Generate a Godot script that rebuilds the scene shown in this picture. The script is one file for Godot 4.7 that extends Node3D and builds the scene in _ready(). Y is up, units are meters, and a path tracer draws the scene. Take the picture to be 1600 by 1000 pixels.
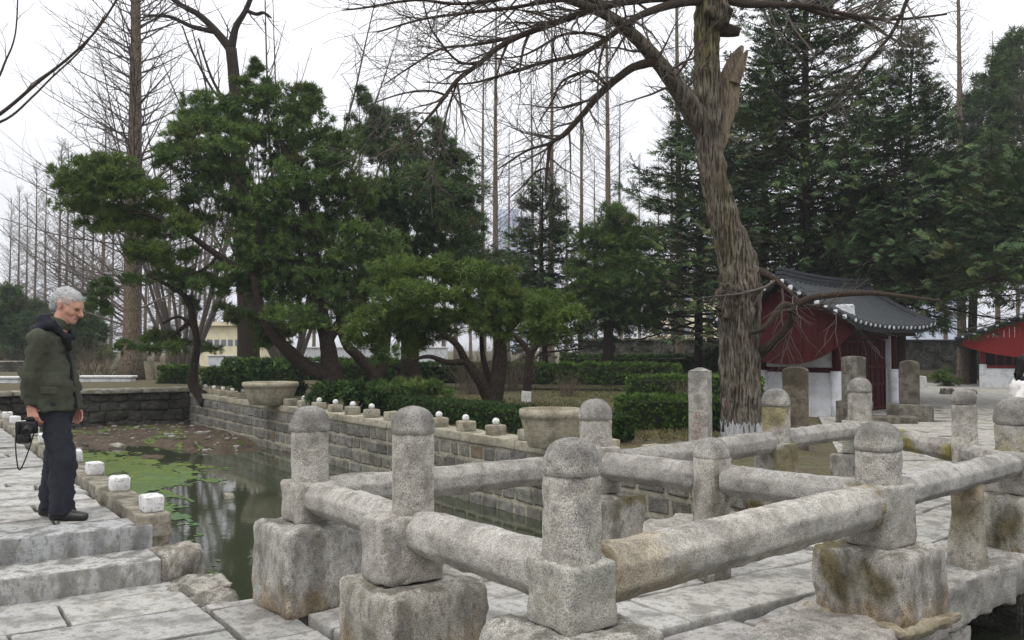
extends Node3D
# Old stone bridge with domed granite railings over a garden pond, bare trees, evergreens and red shrines.
# Two frames: X / depth of the viewer, and the bridge frame (s across the stream, t along it).

const FOCAL := 1400.0
const EYE := 1.63
const TH := 0.6006
const NS := Vector3(0.825, 0, -0.565)
const NT := Vector3(-0.565, 0, -0.825)
const WATER := -0.56
var PITCH := atan(45.0 / 1400.0)
var rng := RandomNumberGenerator.new()
var M := {}
var taken := {}


class Geo:
	var v := PackedVector3Array()
	var n := PackedVector3Array()
	var c := PackedColorArray()
	var ix := PackedInt32Array()

	func vert(p: Vector3, nn: Vector3, col: Color) -> int:
		v.append(p)
		n.append(nn)
		c.append(col)
		return v.size() - 1

	# corners counter-clockwise as seen from outside
	func tri(a: Vector3, b: Vector3, d: Vector3, col := Color.WHITE) -> void:
		var nn := (b - a).cross(d - a).normalized()
		var i := v.size()
		v.append(a); v.append(d); v.append(b)
		n.append(nn); n.append(nn); n.append(nn)
		c.append(col); c.append(col); c.append(col)
		ix.append(i); ix.append(i + 1); ix.append(i + 2)

	func quad(a: Vector3, b: Vector3, d: Vector3, e: Vector3, col := Color.WHITE) -> void:
		tri(a, b, d, col)
		tri(a, d, e, col)

	func box(lo: Vector3, hi: Vector3, col := Color.WHITE) -> void:
		var p := []
		for k in 8:
			p.append(Vector3(hi.x if k & 1 else lo.x, hi.y if k & 2 else lo.y, hi.z if k & 4 else lo.z))
		quad(p[4], p[5], p[7], p[6], col)
		quad(p[1], p[0], p[2], p[3], col)
		quad(p[5], p[1], p[3], p[7], col)
		quad(p[0], p[4], p[6], p[2], col)
		quad(p[6], p[7], p[3], p[2], col)
		quad(p[0], p[1], p[5], p[4], col)

	# a box with chamfered edges
	func bevel_box(mid: Vector3, size: Vector3, b: float, col := Color.WHITE) -> void:
		var h := size * 0.5
		var faces := [[0, 1, 2], [1, 2, 0], [2, 0, 1]]
		var pt := func(sx: float, sy: float, sz: float, ax: int) -> Vector3:
			var q := Vector3(sx * (h.x - b), sy * (h.y - b), sz * (h.z - b))
			q[ax] = [sx, sy, sz][ax] * h[ax]
			return mid + q
		for f in faces:
			for sg in [-1.0, 1.0]:
				var r := []
				for uv in [[-1, -1], [1, -1], [1, 1], [-1, 1]]:
					var s3 := [0.0, 0.0, 0.0]
					s3[f[0]] = sg
					s3[f[1]] = float(uv[0])
					s3[f[2]] = float(uv[1])
					r.append(pt.call(s3[0], s3[1], s3[2], f[0]))
				if sg > 0:
					quad(r[0], r[1], r[2], r[3], col)
				else:
					quad(r[3], r[2], r[1], r[0], col)
		for ax in 3:
			var a1 := (ax + 1) % 3
			var a2 := (ax + 2) % 3
			for s1 in [-1.0, 1.0]:
				for s2 in [-1.0, 1.0]:
					var k := [0.0, 0.0, 0.0]
					k[a1] = s1
					k[a2] = s2
					k[ax] = -1.0
					var p0: Vector3 = pt.call(k[0], k[1], k[2], a1)
					var p1: Vector3 = pt.call(k[0], k[1], k[2], a2)
					k[ax] = 1.0
					var p2: Vector3 = pt.call(k[0], k[1], k[2], a2)
					var p3: Vector3 = pt.call(k[0], k[1], k[2], a1)
					if s1 * s2 > 0:
						quad(p0, p1, p2, p3, col)
					else:
						quad(p3, p2, p1, p0, col)
		for sx in [-1.0, 1.0]:
			for sy in [-1.0, 1.0]:
				for sz in [-1.0, 1.0]:
					var a: Vector3 = pt.call(sx, sy, sz, 0)
					var b2: Vector3 = pt.call(sx, sy, sz, 1)
					var d: Vector3 = pt.call(sx, sy, sz, 2)
					if sx * sy * sz > 0:
						tri(a, b2, d, col)
					else:
						tri(a, d, b2, col)

	# a tapered tube along points, with smooth normals
	func tube(pts: PackedVector3Array, rad: PackedFloat32Array, sides: int, col: Color, cap := false) -> void:
		var cnt := pts.size()
		if cnt < 2:
			return
		var first := v.size()
		var side := Vector3.ZERO
		for i in cnt:
			var dir := (pts[mini(i + 1, cnt - 1)] - pts[maxi(i - 1, 0)]).normalized()
			if i == 0:
				side = dir.cross(Vector3(0.31, 0.2, 0.93)).normalized()
				if side.length() < 0.5:
					side = dir.cross(Vector3.RIGHT).normalized()
			else:
				side = (side - dir * side.dot(dir)).normalized()
			var up := dir.cross(side)
			var r := rad[i]
			for k in sides:
				var a := TAU * k / sides
				var nn := side * cos(a) + up * sin(a)
				v.append(pts[i] + nn * r)
				n.append(nn)
				c.append(col)
		for i in cnt - 1:
			for k in sides:
				var k2 := (k + 1) % sides
				var a := first + i * sides + k
				var b := first + i * sides + k2
				var d := a + sides
				var e := b + sides
				ix.append(a); ix.append(d); ix.append(b)
				ix.append(b); ix.append(d); ix.append(e)
		if cap:
			for w in [0, cnt - 1]:
				var m := v.size()
				var nn: Vector3 = (pts[w] - pts[1 if w == 0 else cnt - 2]).normalized()
				vert(pts[w] + nn * rad[w] * 0.15, nn, col)
				for k in sides:
					vert(v[first + w * sides + k], nn, col)
				for k in sides:
					ix.append(m)
					if w == 0:
						ix.append(m + 1 + k); ix.append(m + 1 + (k + 1) % sides)
					else:
						ix.append(m + 1 + (k + 1) % sides); ix.append(m + 1 + k)

	func mesh(smooth := false) -> ArrayMesh:
		var a := []
		a.resize(Mesh.ARRAY_MAX)
		a[Mesh.ARRAY_VERTEX] = v
		a[Mesh.ARRAY_NORMAL] = n
		a[Mesh.ARRAY_COLOR] = c
		a[Mesh.ARRAY_INDEX] = ix
		if smooth:
			var st := SurfaceTool.new()
			st.create_from_arrays(a)
			st.generate_normals()
			return st.commit()
		var m := ArrayMesh.new()
		m.add_surface_from_arrays(Mesh.PRIMITIVE_TRIANGLES, a)
		return m


# ---------------------------------------------------------------- a distance grid for bodies and clothes
class Field:
	var lo: Vector3
	var nx: int
	var ny: int
	var nz: int
	var h: float
	var g := PackedFloat32Array()

	func _init(a: Vector3, b: Vector3, cell: float) -> void:
		lo = a
		h = cell
		nx = int((b.x - a.x) / cell) + 2
		ny = int((b.y - a.y) / cell) + 2
		nz = int((b.z - a.z) / cell) + 2
		g.resize(nx * ny * nz)
		g.fill(1.0)

	# tapered capsule from a to b, squashed by sc, joined smoothly (k) or cut away (cut)
	func cap(a: Vector3, b: Vector3, ra: float, rb: float, k := 0.02, sc := Vector3.ONE, cut := false) -> void:
		var big := maxf(ra, rb) + k + 3.0 * h
		var mn := Vector3(minf(a.x, b.x), minf(a.y, b.y), minf(a.z, b.z)) - sc * big
		var mx := Vector3(maxf(a.x, b.x), maxf(a.y, b.y), maxf(a.z, b.z)) + sc * big
		var x0 := clampi(int((mn.x - lo.x) / h), 0, nx - 1)
		var x1 := clampi(int((mx.x - lo.x) / h) + 1, 0, nx - 1)
		var y0 := clampi(int((mn.y - lo.y) / h), 0, ny - 1)
		var y1 := clampi(int((mx.y - lo.y) / h) + 1, 0, ny - 1)
		var z0 := clampi(int((mn.z - lo.z) / h), 0, nz - 1)
		var z1 := clampi(int((mx.z - lo.z) / h) + 1, 0, nz - 1)
		var ba := (b - a) / sc
		var bb := maxf(ba.dot(ba), 1e-9)
		var ms := minf(sc.x, minf(sc.y, sc.z))
		for z in range(z0, z1 + 1):
			for y in range(y0, y1 + 1):
				var row := (z * ny + y) * nx
				for x in range(x0, x1 + 1):
					var pa := (lo + Vector3(x, y, z) * h - a) / sc
					var t := clampf(pa.dot(ba) / bb, 0.0, 1.0)
					var d := ((pa - ba * t).length() - lerpf(ra, rb, t)) * ms
					var o := g[row + x]
					if cut:
						var e := maxf(k - absf(o + d), 0.0) / k
						g[row + x] = maxf(o, -d) + e * e * k * 0.25
					else:
						var e := maxf(k - absf(o - d), 0.0) / k
						g[row + x] = minf(o, d) - e * e * k * 0.25

	func below(y_cut: float) -> void:  # removes what lies below a height
		for z in nz:
			for y in ny:
				var d := y_cut - (lo.y + y * h)
				var row := (z * ny + y) * nx
				for x in nx:
					g[row + x] = maxf(g[row + x], d)

	func above(y_cut: float) -> void:
		for z in nz:
			for y in ny:
				var d := (lo.y + y * h) - y_cut
				var row := (z * ny + y) * nx
				for x in nx:
					g[row + x] = maxf(g[row + x], d)

	# surface nets, added to geo; tint(point) gives the colour
	func build(geo: Geo, tint: Callable, wob: FastNoiseLite = null, wamp := 0.0, wsc := Vector3.ONE) -> void:
		var id := PackedInt32Array()
		id.resize(nx * ny * nz)
		id.fill(-1)
		var sy := nx
		var sz := nx * ny
		for z in nz - 1:
			for y in ny - 1:
				for x in nx - 1:
					var i := z * sz + y * sy + x
					var a := g[i]
					var b := g[i + 1]
					var c2 := g[i + sy]
					var d := g[i + sy + 1]
					var e := g[i + sz]
					var f := g[i + sz + 1]
					var p := g[i + sz + sy]
					var q := g[i + sz + sy + 1]
					var lowest := minf(minf(minf(a, b), minf(c2, d)), minf(minf(e, f), minf(p, q)))
					if lowest >= 0.0:
						continue
					if maxf(maxf(maxf(a, b), maxf(c2, d)), maxf(maxf(e, f), maxf(p, q))) < 0.0:
						continue
					var sum := Vector3.ZERO
					var cnt := 0
					for pr in [[a, b, Vector3(0, 0, 0), Vector3(1, 0, 0)], [c2, d, Vector3(0, 1, 0), Vector3(1, 0, 0)], [e, f, Vector3(0, 0, 1), Vector3(1, 0, 0)], [p, q, Vector3(0, 1, 1), Vector3(1, 0, 0)],
						[a, c2, Vector3(0, 0, 0), Vector3(0, 1, 0)], [b, d, Vector3(1, 0, 0), Vector3(0, 1, 0)], [e, p, Vector3(0, 0, 1), Vector3(0, 1, 0)], [f, q, Vector3(1, 0, 1), Vector3(0, 1, 0)],
						[a, e, Vector3(0, 0, 0), Vector3(0, 0, 1)], [b, f, Vector3(1, 0, 0), Vector3(0, 0, 1)], [c2, p, Vector3(0, 1, 0), Vector3(0, 0, 1)], [d, q, Vector3(1, 1, 0), Vector3(0, 0, 1)]]:
						if (pr[0] < 0.0) != (pr[1] < 0.0):
							sum += pr[2] + pr[3] * (pr[0] / (pr[0] - pr[1]))
							cnt += 1
					var gr := Vector3(b + d + f + q - a - c2 - e - p, c2 + d + p + q - a - b - e - f, e + f + p + q - a - b - c2 - d).normalized()
					var pos := lo + (Vector3(x, y, z) + sum / cnt) * h
					if wob:
						var s := pos * wsc
						pos += gr * wob.get_noise_3d(s.x, s.y, s.z) * wamp
					id[i] = geo.vert(pos, gr, tint.call(pos))
		for z in range(1, nz - 1):
			for y in range(1, ny - 1):
				for x in range(1, nx - 1):
					var i := z * sz + y * sy + x
					var ins := g[i] < 0.0
					for ax in 3:
						var st: int = [1, sy, sz][ax]
						if ins == (g[i + st] < 0.0):
							continue
						var u: int = [sy, sz, 1][ax]
						var w: int = [sz, 1, sy][ax]
						var v0 := id[i]
						var v1 := id[i - u]
						var v2 := id[i - u - w]
						var v3 := id[i - w]
						if v0 < 0 or v1 < 0 or v2 < 0 or v3 < 0:
							continue
						if ins:
							geo.ix.append_array([v0, v2, v1, v0, v3, v2])
						else:
							geo.ix.append_array([v0, v1, v2, v0, v2, v3])


# ---------------------------------------------------------------- placing and naming
func W(px: float, py: float, d: float) -> Vector3:
	var cx := (px - 800.0) / FOCAL
	var cy := (500.0 - py) / FOCAL
	var y := cy * cos(PITCH) + sin(PITCH)
	var z := cy * sin(PITCH) - cos(PITCH)
	var k := d / -z
	return Vector3(cx * k, EYE + y * k, -d)


func S(s: float, t: float, y := 0.0) -> Vector3:
	return NS * s + NT * t + Vector3.UP * y


func to_st(p: Vector3) -> Vector2:
	return Vector2(p.dot(NS), p.dot(NT))


func numbered(called: String) -> String:
	var k: int = taken.get(called, 0)
	taken[called] = k + 1
	return called if k == 0 else "%s_%03d" % [called, k]


func tag(o: Node, label: String, category := "", group := "", kind := "") -> void:
	if label:
		o.set_meta("label", label)
	if category:
		o.set_meta("category", category)
	if group:
		o.set_meta("group", group)
	if kind:
		o.set_meta("kind", kind)


func thing(called: String, label: String, category: String, at := Vector3.ZERO, turn := 0.0, group := "") -> Node3D:
	var o := Node3D.new()
	o.name = numbered(called)
	add_child(o)
	o.position = at
	o.rotation.y = turn
	tag(o, label, category, group)
	return o


func setting(called: String, turn := 0.0) -> Node3D:
	var o := Node3D.new()
	o.name = numbered(called)
	add_child(o)
	o.rotation.y = turn
	o.set_meta("kind", "structure")
	return o


# one named mesh; under self it is a top-level object, else a part
func obj(called: String, mesh: Mesh, m: Material, parent: Node = self, at := Vector3.ZERO, basis := Basis()) -> MeshInstance3D:
	var o := MeshInstance3D.new()
	if parent == self:
		o.name = numbered(called)
	else:
		var key := "n_" + called
		var k: int = parent.get_meta(key, 0)
		parent.set_meta(key, k + 1)
		o.name = called if k == 0 else "%s_%03d" % [called, k]
	o.mesh = mesh
	o.material_override = m
	o.transform = Transform3D(basis, at)
	o.cast_shadow = GeometryInstance3D.SHADOW_CASTING_SETTING_ON
	parent.add_child(o)
	return o


func clean_counters(o: Node) -> void:
	for k in o.get_meta_list():
		if String(k).begins_with("n_"):
			o.remove_meta(k)
	for ch in o.get_children():
		clean_counters(ch)


func rf(a: float, b: float) -> float:
	return rng.randf_range(a, b)


func rdir() -> Vector3:
	return Vector3(rng.randfn(), rng.randfn(), rng.randfn()).normalized()


func fnl(sd: int, freq: float, oct := 3) -> FastNoiseLite:
	var f := FastNoiseLite.new()
	f.seed = sd
	f.noise_type = FastNoiseLite.TYPE_SIMPLEX_SMOOTH
	f.frequency = freq
	f.fractal_type = FastNoiseLite.FRACTAL_FBM
	f.fractal_octaves = oct
	return f


# ---------------------------------------------------------------- textures and materials
# layers: [frequency, octaves, low, high, colour, amount, kind]
func image(sz: int, base: Color, layers: Array, sd := 1) -> Image:
	var n := sz * sz
	var r := PackedFloat32Array()
	var g := PackedFloat32Array()
	var b := PackedFloat32Array()
	r.resize(n); g.resize(n); b.resize(n)
	r.fill(base.r); g.fill(base.g); b.fill(base.b)
	var k := 0
	for L in layers:
		var f := fnl(sd * 17 + k, L[0], L[1])
		if L.size() > 6 and L[6] == "cell":
			f.noise_type = FastNoiseLite.TYPE_CELLULAR
			f.cellular_return_type = FastNoiseLite.RETURN_CELL_VALUE
			f.fractal_type = FastNoiseLite.FRACTAL_NONE
		elif L.size() > 6 and L[6] == "ridge":
			f.fractal_type = FastNoiseLite.FRACTAL_RIDGED
		k += 1
		var im := f.get_seamless_image(sz, sz, false, false, 0.15, true)
		im.convert(Image.FORMAT_L8)
		var d := im.get_data()
		var lut := PackedFloat32Array()
		for i in 256:
			lut.append(smoothstep(L[2], L[3], i / 255.0) * L[5])
		var cr: float = L[4].r
		var cg: float = L[4].g
		var cb: float = L[4].b
		for i in n:
			var w := lut[d[i]]
			if w > 0.0:
				r[i] += (cr - r[i]) * w
				g[i] += (cg - g[i]) * w
				b[i] += (cb - b[i]) * w
	var out := PackedByteArray()
	out.resize(n * 3)
	for i in n:
		out[i * 3] = int(clampf(r[i], 0, 1) * 255.0)
		out[i * 3 + 1] = int(clampf(g[i], 0, 1) * 255.0)
		out[i * 3 + 2] = int(clampf(b[i], 0, 1) * 255.0)
	return Image.create_from_data(sz, sz, false, Image.FORMAT_RGB8, out)


func mat(albedo: Image, per_m: Vector3, rough := 0.9, bump: Image = null, bump_cm := 1.0, detail: Image = null, detail_per_m := 0.4, own := false) -> StandardMaterial3D:
	var m := StandardMaterial3D.new()
	m.roughness = rough
	m.metallic_specular = 0.35
	m.vertex_color_use_as_albedo = true
	if albedo:
		m.albedo_texture = tx(albedo)
	m.uv1_triplanar = true
	m.uv1_world_triplanar = not own
	m.uv1_triplanar_sharpness = 4.0
	m.uv1_scale = per_m
	if bump:
		m.heightmap_enabled = true
		m.heightmap_texture = tx(bump)
		m.heightmap_scale = bump_cm
	if detail:
		m.detail_enabled = true
		m.detail_albedo = tx(detail)
		m.detail_blend_mode = BaseMaterial3D.BLEND_MODE_MUL
		m.detail_uv_layer = BaseMaterial3D.DETAIL_UV_2
		m.uv2_triplanar = true
		m.uv2_world_triplanar = not own
		m.uv2_triplanar_sharpness = 3.0
		m.uv2_scale = Vector3.ONE * detail_per_m
	return m


var texes := {}
func tx(im: Image) -> ImageTexture:
	if not texes.has(im):
		texes[im] = ImageTexture.create_from_image(im)
	return texes[im]


func flat(c: Color, rough := 0.8, spec := 0.35) -> StandardMaterial3D:
	var m := StandardMaterial3D.new()
	m.albedo_color = c.linear_to_srgb()
	m.roughness = rough
	m.metallic_specular = spec
	m.vertex_color_use_as_albedo = true
	return m


func grey(v: float) -> Color:
	return Color(v, v, v)


func make_materials() -> void:
	var blot := image(256, grey(1.0), [[0.012, 4, 0.45, 0.8, Color(0.74, 0.74, 0.735), 0.8], [0.03, 4, 0.55, 0.85, Color(0.72, 0.70, 0.66), 0.5], [0.05, 3, 0.62, 0.8, Color(0.6, 0.6, 0.6), 0.4]], 3)
	var stain := image(256, grey(1.0), [[0.01, 5, 0.4, 0.75, Color(0.68, 0.675, 0.66), 0.9], [0.035, 4, 0.5, 0.8, Color(0.66, 0.64, 0.58), 0.6], [0.09, 3, 0.6, 0.8, Color(0.55, 0.55, 0.55), 0.45]], 8)
	var rough_h := image(256, grey(0.5), [[0.03, 5, 0.2, 0.8, grey(0.9), 0.8], [0.14, 3, 0.45, 0.75, grey(0.1), 0.7], [0.3, 2, 0.3, 0.7, grey(0.8), 0.4]], 5)
	var pit_h := image(256, grey(0.5), [[0.14, 3, 0.45, 0.75, grey(0.1), 0.6], [0.3, 2, 0.3, 0.7, grey(0.85), 0.6]], 55)
	var granite := image(512, Color(0.735, 0.725, 0.70), [[0.01, 4, 0.45, 0.7, Color(0.62, 0.61, 0.59), 0.7], [0.025, 4, 0.55, 0.72, Color(0.82, 0.815, 0.80), 0.55], [0.035, 4, 0.58, 0.76, Color(0.52, 0.515, 0.51), 0.45], [0.10, 2, 0.5, 0.72, Color(0.44, 0.44, 0.435), 0.55], [0.15, 2, 0.54, 0.7, Color(0.87, 0.865, 0.85), 0.65], [0.24, 2, 0.58, 0.74, Color(0.27, 0.27, 0.275), 0.5]], 2)
	M.granite = mat(granite, Vector3.ONE * 1.35, 0.92, pit_h, 0.35, blot, 0.9)
	M.granite.albedo_color = Color(0.985, 0.972, 0.958)
	M.granite_dark = mat(granite, Vector3.ONE * 1.35, 0.92, pit_h, 0.4, stain, 1.3)
	M.granite_dark.uv2_scale = Vector3(1.5, 0.55, 1.5)
	M.granite_dark.albedo_color = Color(0.98, 0.965, 0.95)
	var pave := image(512, Color(0.715, 0.715, 0.715), [[0.008, 5, 0.35, 0.75, Color(0.66, 0.655, 0.645), 0.4], [0.03, 4, 0.58, 0.8, Color(0.56, 0.55, 0.53), 0.35], [0.07, 3, 0.55, 0.75, Color(0.60, 0.60, 0.59), 0.5], [0.2, 2, 0.55, 0.75, Color(0.5, 0.5, 0.5), 0.5], [0.25, 2, 0.58, 0.75, Color(0.8, 0.8, 0.8), 0.5]], 4)
	M.pave = mat(pave, Vector3.ONE * 0.9, 0.85, pit_h, 0.35, blot, 1.1)
	M.pave.albedo_color = Color(0.985, 0.975, 0.96)
	M.step = mat(pave, Vector3.ONE * 0.8, 0.88, pit_h, 0.35, stain, 0.9)
	M.step.uv2_scale = Vector3(1.4, 0.5, 1.4)
	var wallst := image(256, Color(0.555, 0.55, 0.525), [[0.03, 4, 0.35, 0.75, Color(0.42, 0.415, 0.395), 0.8], [0.12, 3, 0.5, 0.75, Color(0.3, 0.29, 0.27), 0.6], [0.2, 2, 0.55, 0.75, Color(0.62, 0.6, 0.56), 0.5]], 6)
	M.wall_stone = mat(wallst, Vector3.ONE * 1.3, 0.92, rough_h, 1.2, blot, 0.5)
	M.mortar = mat(image(256, Color(0.66, 0.635, 0.57), [[0.05, 4, 0.4, 0.75, Color(0.54, 0.51, 0.45), 0.8], [0.2, 2, 0.55, 0.75, Color(0.75, 0.73, 0.67), 0.5]], 7), Vector3.ONE * 1.0, 0.95, rough_h, 0.8, blot, 0.5)
	M.concrete = mat(image(256, Color(0.63, 0.61, 0.56), [[0.02, 5, 0.35, 0.75, Color(0.5, 0.48, 0.43), 0.8], [0.06, 4, 0.55, 0.8, Color(0.4, 0.38, 0.34), 0.5], [0.25, 2, 0.55, 0.75, Color(0.7, 0.68, 0.64), 0.4]], 9), Vector3.ONE * 0.9, 0.92, rough_h, 0.6, stain, 0.8)
	M.stele = mat(image(256, Color(0.52, 0.50, 0.46), [[0.02, 5, 0.35, 0.75, Color(0.42, 0.40, 0.36), 0.8], [0.2, 2, 0.5, 0.72, Color(0.35, 0.34, 0.33), 0.5], [0.3, 1, 0.6, 0.75, Color(0.62, 0.6, 0.58), 0.5]], 11), Vector3(1.2, 0.5, 1.2), 0.85, rough_h, 0.3, stain, 0.6)
	M.white = mat(image(256, Color(0.87, 0.87, 0.87), [[0.02, 4, 0.45, 0.75, Color(0.76, 0.75, 0.73), 0.6], [0.06, 3, 0.6, 0.8, Color(0.55, 0.53, 0.49), 0.6], [0.15, 2, 0.65, 0.8, Color(0.5, 0.48, 0.44), 0.5]], 12), Vector3.ONE * 1.2, 0.7)
	M.earth = mat(image(512, Color(0.36, 0.33, 0.26), [[0.006, 5, 0.35, 0.7, Color(0.33, 0.34, 0.21), 0.9], [0.03, 4, 0.45, 0.75, Color(0.29, 0.25, 0.19), 0.7], [0.15, 3, 0.5, 0.75, Color(0.5, 0.46, 0.36), 0.5], [0.3, 2, 0.55, 0.75, Color(0.2, 0.18, 0.13), 0.5]], 13), Vector3.ONE * 0.35, 0.98, rough_h, 3.0)
	M.court = mat(image(512, Color(0.66, 0.65, 0.63), [[0.01, 5, 0.35, 0.7, Color(0.56, 0.54, 0.5), 0.8], [0.06, 4, 0.5, 0.75, Color(0.45, 0.43, 0.4), 0.6], [0.2, 2, 0.55, 0.75, Color(0.75, 0.74, 0.72), 0.5]], 14), Vector3.ONE * 0.4, 0.95, rough_h, 1.5)
	M.mud = mat(image(512, Color(0.30, 0.25, 0.20), [[0.01, 5, 0.35, 0.7, Color(0.20, 0.17, 0.13), 0.8], [0.08, 3, 0.55, 0.75, Color(0.40, 0.34, 0.28), 0.6], [0.2, 2, 0.6, 0.75, Color(0.52, 0.46, 0.4), 0.5]], 15), Vector3.ONE * 0.5, 0.8, rough_h, 2.0)
	M.algae = mat(image(256, Color(0.40, 0.46, 0.24), [[0.02, 5, 0.35, 0.7, Color(0.36, 0.45, 0.33), 0.9], [0.06, 4, 0.5, 0.8, Color(0.50, 0.53, 0.28), 0.6], [0.15, 3, 0.55, 0.8, Color(0.27, 0.31, 0.19), 0.7]], 16), Vector3.ONE * 0.5, 0.8, rough_h, 0.6)
	var bark_h := image(512, grey(0.5), [[0.03, 4, 0.3, 0.7, grey(1.0), 0.9, "ridge"], [0.06, 3, 0.5, 0.75, grey(0.0), 0.9], [0.25, 2, 0.3, 0.7, grey(0.6), 0.4]], 21)
	var bark := image(512, Color(0.53, 0.495, 0.45), [[0.02, 4, 0.4, 0.75, Color(0.40, 0.36, 0.31), 0.8], [0.06, 3, 0.5, 0.7, Color(0.22, 0.19, 0.16), 0.85], [0.045, 3, 0.6, 0.78, Color(0.70, 0.69, 0.66), 0.55], [0.2, 2, 0.6, 0.8, Color(0.56, 0.53, 0.48), 0.5]], 21)
	M.bark = mat(bark, Vector3(0.85, 0.10, 0.85), 0.95, bark_h, 3.5, blot, 0.6)
	M.bark.albedo_color = Color(0.9, 0.9, 0.89)
	M.bark_dark = mat(bark, Vector3(1.6, 0.4, 1.6), 0.95, bark_h, 3.0)
	M.bark_dark.albedo_color = Color(0.52, 0.48, 0.45)
	M.bark_red = mat(bark, Vector3(1.5, 0.2, 1.5), 0.95, bark_h, 3.0, null, 1.0, true)
	M.bark_red.albedo_color = Color(1.0, 0.96, 0.92)
	M.dead_wood = mat(image(256, Color(0.62, 0.57, 0.49), [[0.04, 4, 0.4, 0.75, Color(0.42, 0.37, 0.31), 0.8], [0.1, 3, 0.55, 0.8, Color(0.75, 0.71, 0.64), 0.6]], 23), Vector3(1.6, 0.4, 1.6), 0.95, bark_h, 2.0)
	M.dead_wood.albedo_color = Color(0.84, 0.83, 0.82)
	M.twig = flat(Color(0.105, 0.088, 0.078), 0.9)
	M.twig_pale = flat(Color(0.17, 0.145, 0.125), 0.9)
	M.limb = mat(bark, Vector3(3.0, 1.6, 3.0), 0.95, bark_h, 1.5)
	M.limb.albedo_color = Color(0.62, 0.58, 0.55)
	M.leaf = flat(Color(1, 1, 1), 0.75, 0.3)
	M.leaf.backlight = Color(0.25, 0.3, 0.12)
	M.tile = mat(image(256, Color(0.20, 0.215, 0.235), [[0.03, 4, 0.4, 0.75, Color(0.27, 0.28, 0.29), 0.7], [0.08, 3, 0.55, 0.8, Color(0.17, 0.19, 0.17), 0.7], [0.2, 2, 0.6, 0.75, Color(0.42, 0.43, 0.43), 0.4]], 31), Vector3.ONE * 1.1, 0.7, rough_h, 0.5)
	M.pan = M.tile.duplicate()
	M.pan.albedo_color = Color(0.55, 0.55, 0.54)
	var wood := image(256, Color(0.50, 0.13, 0.125), [[0.05, 4, 0.4, 0.75, Color(0.40, 0.09, 0.09), 0.8], [0.15, 3, 0.6, 0.8, Color(0.58, 0.22, 0.2), 0.5]], 32)
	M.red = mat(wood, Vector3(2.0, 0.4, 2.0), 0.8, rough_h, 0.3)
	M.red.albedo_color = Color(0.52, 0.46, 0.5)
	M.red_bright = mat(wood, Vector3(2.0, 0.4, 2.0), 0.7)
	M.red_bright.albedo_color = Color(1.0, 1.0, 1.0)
	M.plaster = mat(image(256, Color(0.82, 0.83, 0.85), [[0.015, 4, 0.45, 0.8, Color(0.72, 0.73, 0.74), 0.8], [0.08, 3, 0.6, 0.85, Color(0.6, 0.59, 0.57), 0.5]], 33), Vector3.ONE * 0.7, 0.85)
	M.rubble = mat(image(256, Color(0.40, 0.39, 0.36), [[0.03, 5, 0.35, 0.75, Color(0.27, 0.265, 0.24), 0.9], [0.12, 3, 0.5, 0.75, Color(0.22, 0.215, 0.2), 0.6], [0.2, 2, 0.6, 0.75, Color(0.5, 0.49, 0.46), 0.5]], 34), Vector3.ONE * 0.8, 0.95, rough_h, 2.5, stain, 0.4)
	M.water = StandardMaterial3D.new()
	M.water.albedo_color = Color(0.215, 0.235, 0.175)
	M.water.roughness = 0.06
	M.water.metallic_specular = 0.62
	var wn := fnl(77, 0.02, 3).get_seamless_image(256, 256)
	M.water.normal_enabled = true
	wn.bump_map_to_normal_map(1.2)
	M.water.normal_texture = tx(wn)
	M.water.normal_scale = 0.05
	M.water.uv1_triplanar = true
	M.water.uv1_world_triplanar = true
	M.water.uv1_scale = Vector3.ONE * 0.5
	var weave := image(256, grey(0.5), [[0.2, 2, 0.3, 0.7, grey(0.9), 0.7]], 41)
	M.jacket = mat(image(256, Color(0.265, 0.275, 0.225), [[0.02, 4, 0.4, 0.75, Color(0.225, 0.235, 0.19), 0.8], [0.25, 2, 0.5, 0.75, Color(0.3, 0.31, 0.26), 0.4]], 42), Vector3.ONE * 3.0, 0.85, weave, 0.1)
	M.cloth_dark = mat(image(256, Color(0.165, 0.175, 0.205), [[0.02, 4, 0.4, 0.75, Color(0.13, 0.14, 0.17), 0.8], [0.25, 2, 0.5, 0.75, Color(0.2, 0.21, 0.235), 0.4]], 43), Vector3.ONE * 3.0, 0.9, weave, 0.1)
	M.cloth_black = flat(Color(0.012, 0.013, 0.018), 0.85)
	M.cloth_white = flat(Color(0.72, 0.70, 0.68), 0.85)
	M.skin = flat(Color(1, 1, 1), 0.55, 0.4)
	M.skin.subsurf_scatter_enabled = true
	M.skin.subsurf_scatter_strength = 0.08
	M.hair = flat(Color(1, 1, 1), 0.6)
	M.black = flat(Color(0.012, 0.012, 0.013), 0.45)
	M.leather = flat(Color(0.014, 0.012, 0.012), 0.4, 0.5)
	M.glass_dark = flat(Color(0.02, 0.025, 0.035), 0.1, 0.6)


# ---------------------------------------------------------------- stone shapes
func steps_of(half: float, bev: float, cell: float) -> Array:
	var r := [-half, -half + bev * 0.3, -half + bev]
	var inner := half * 2.0 - bev * 2.0
	var cnt := maxi(1, roundi(inner / cell))
	for i in range(1, cnt + 1):
		r.append(-half + bev + inner * i / cnt)
	r.append(half - bev * 0.3)
	r.append(half)
	return r


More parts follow.
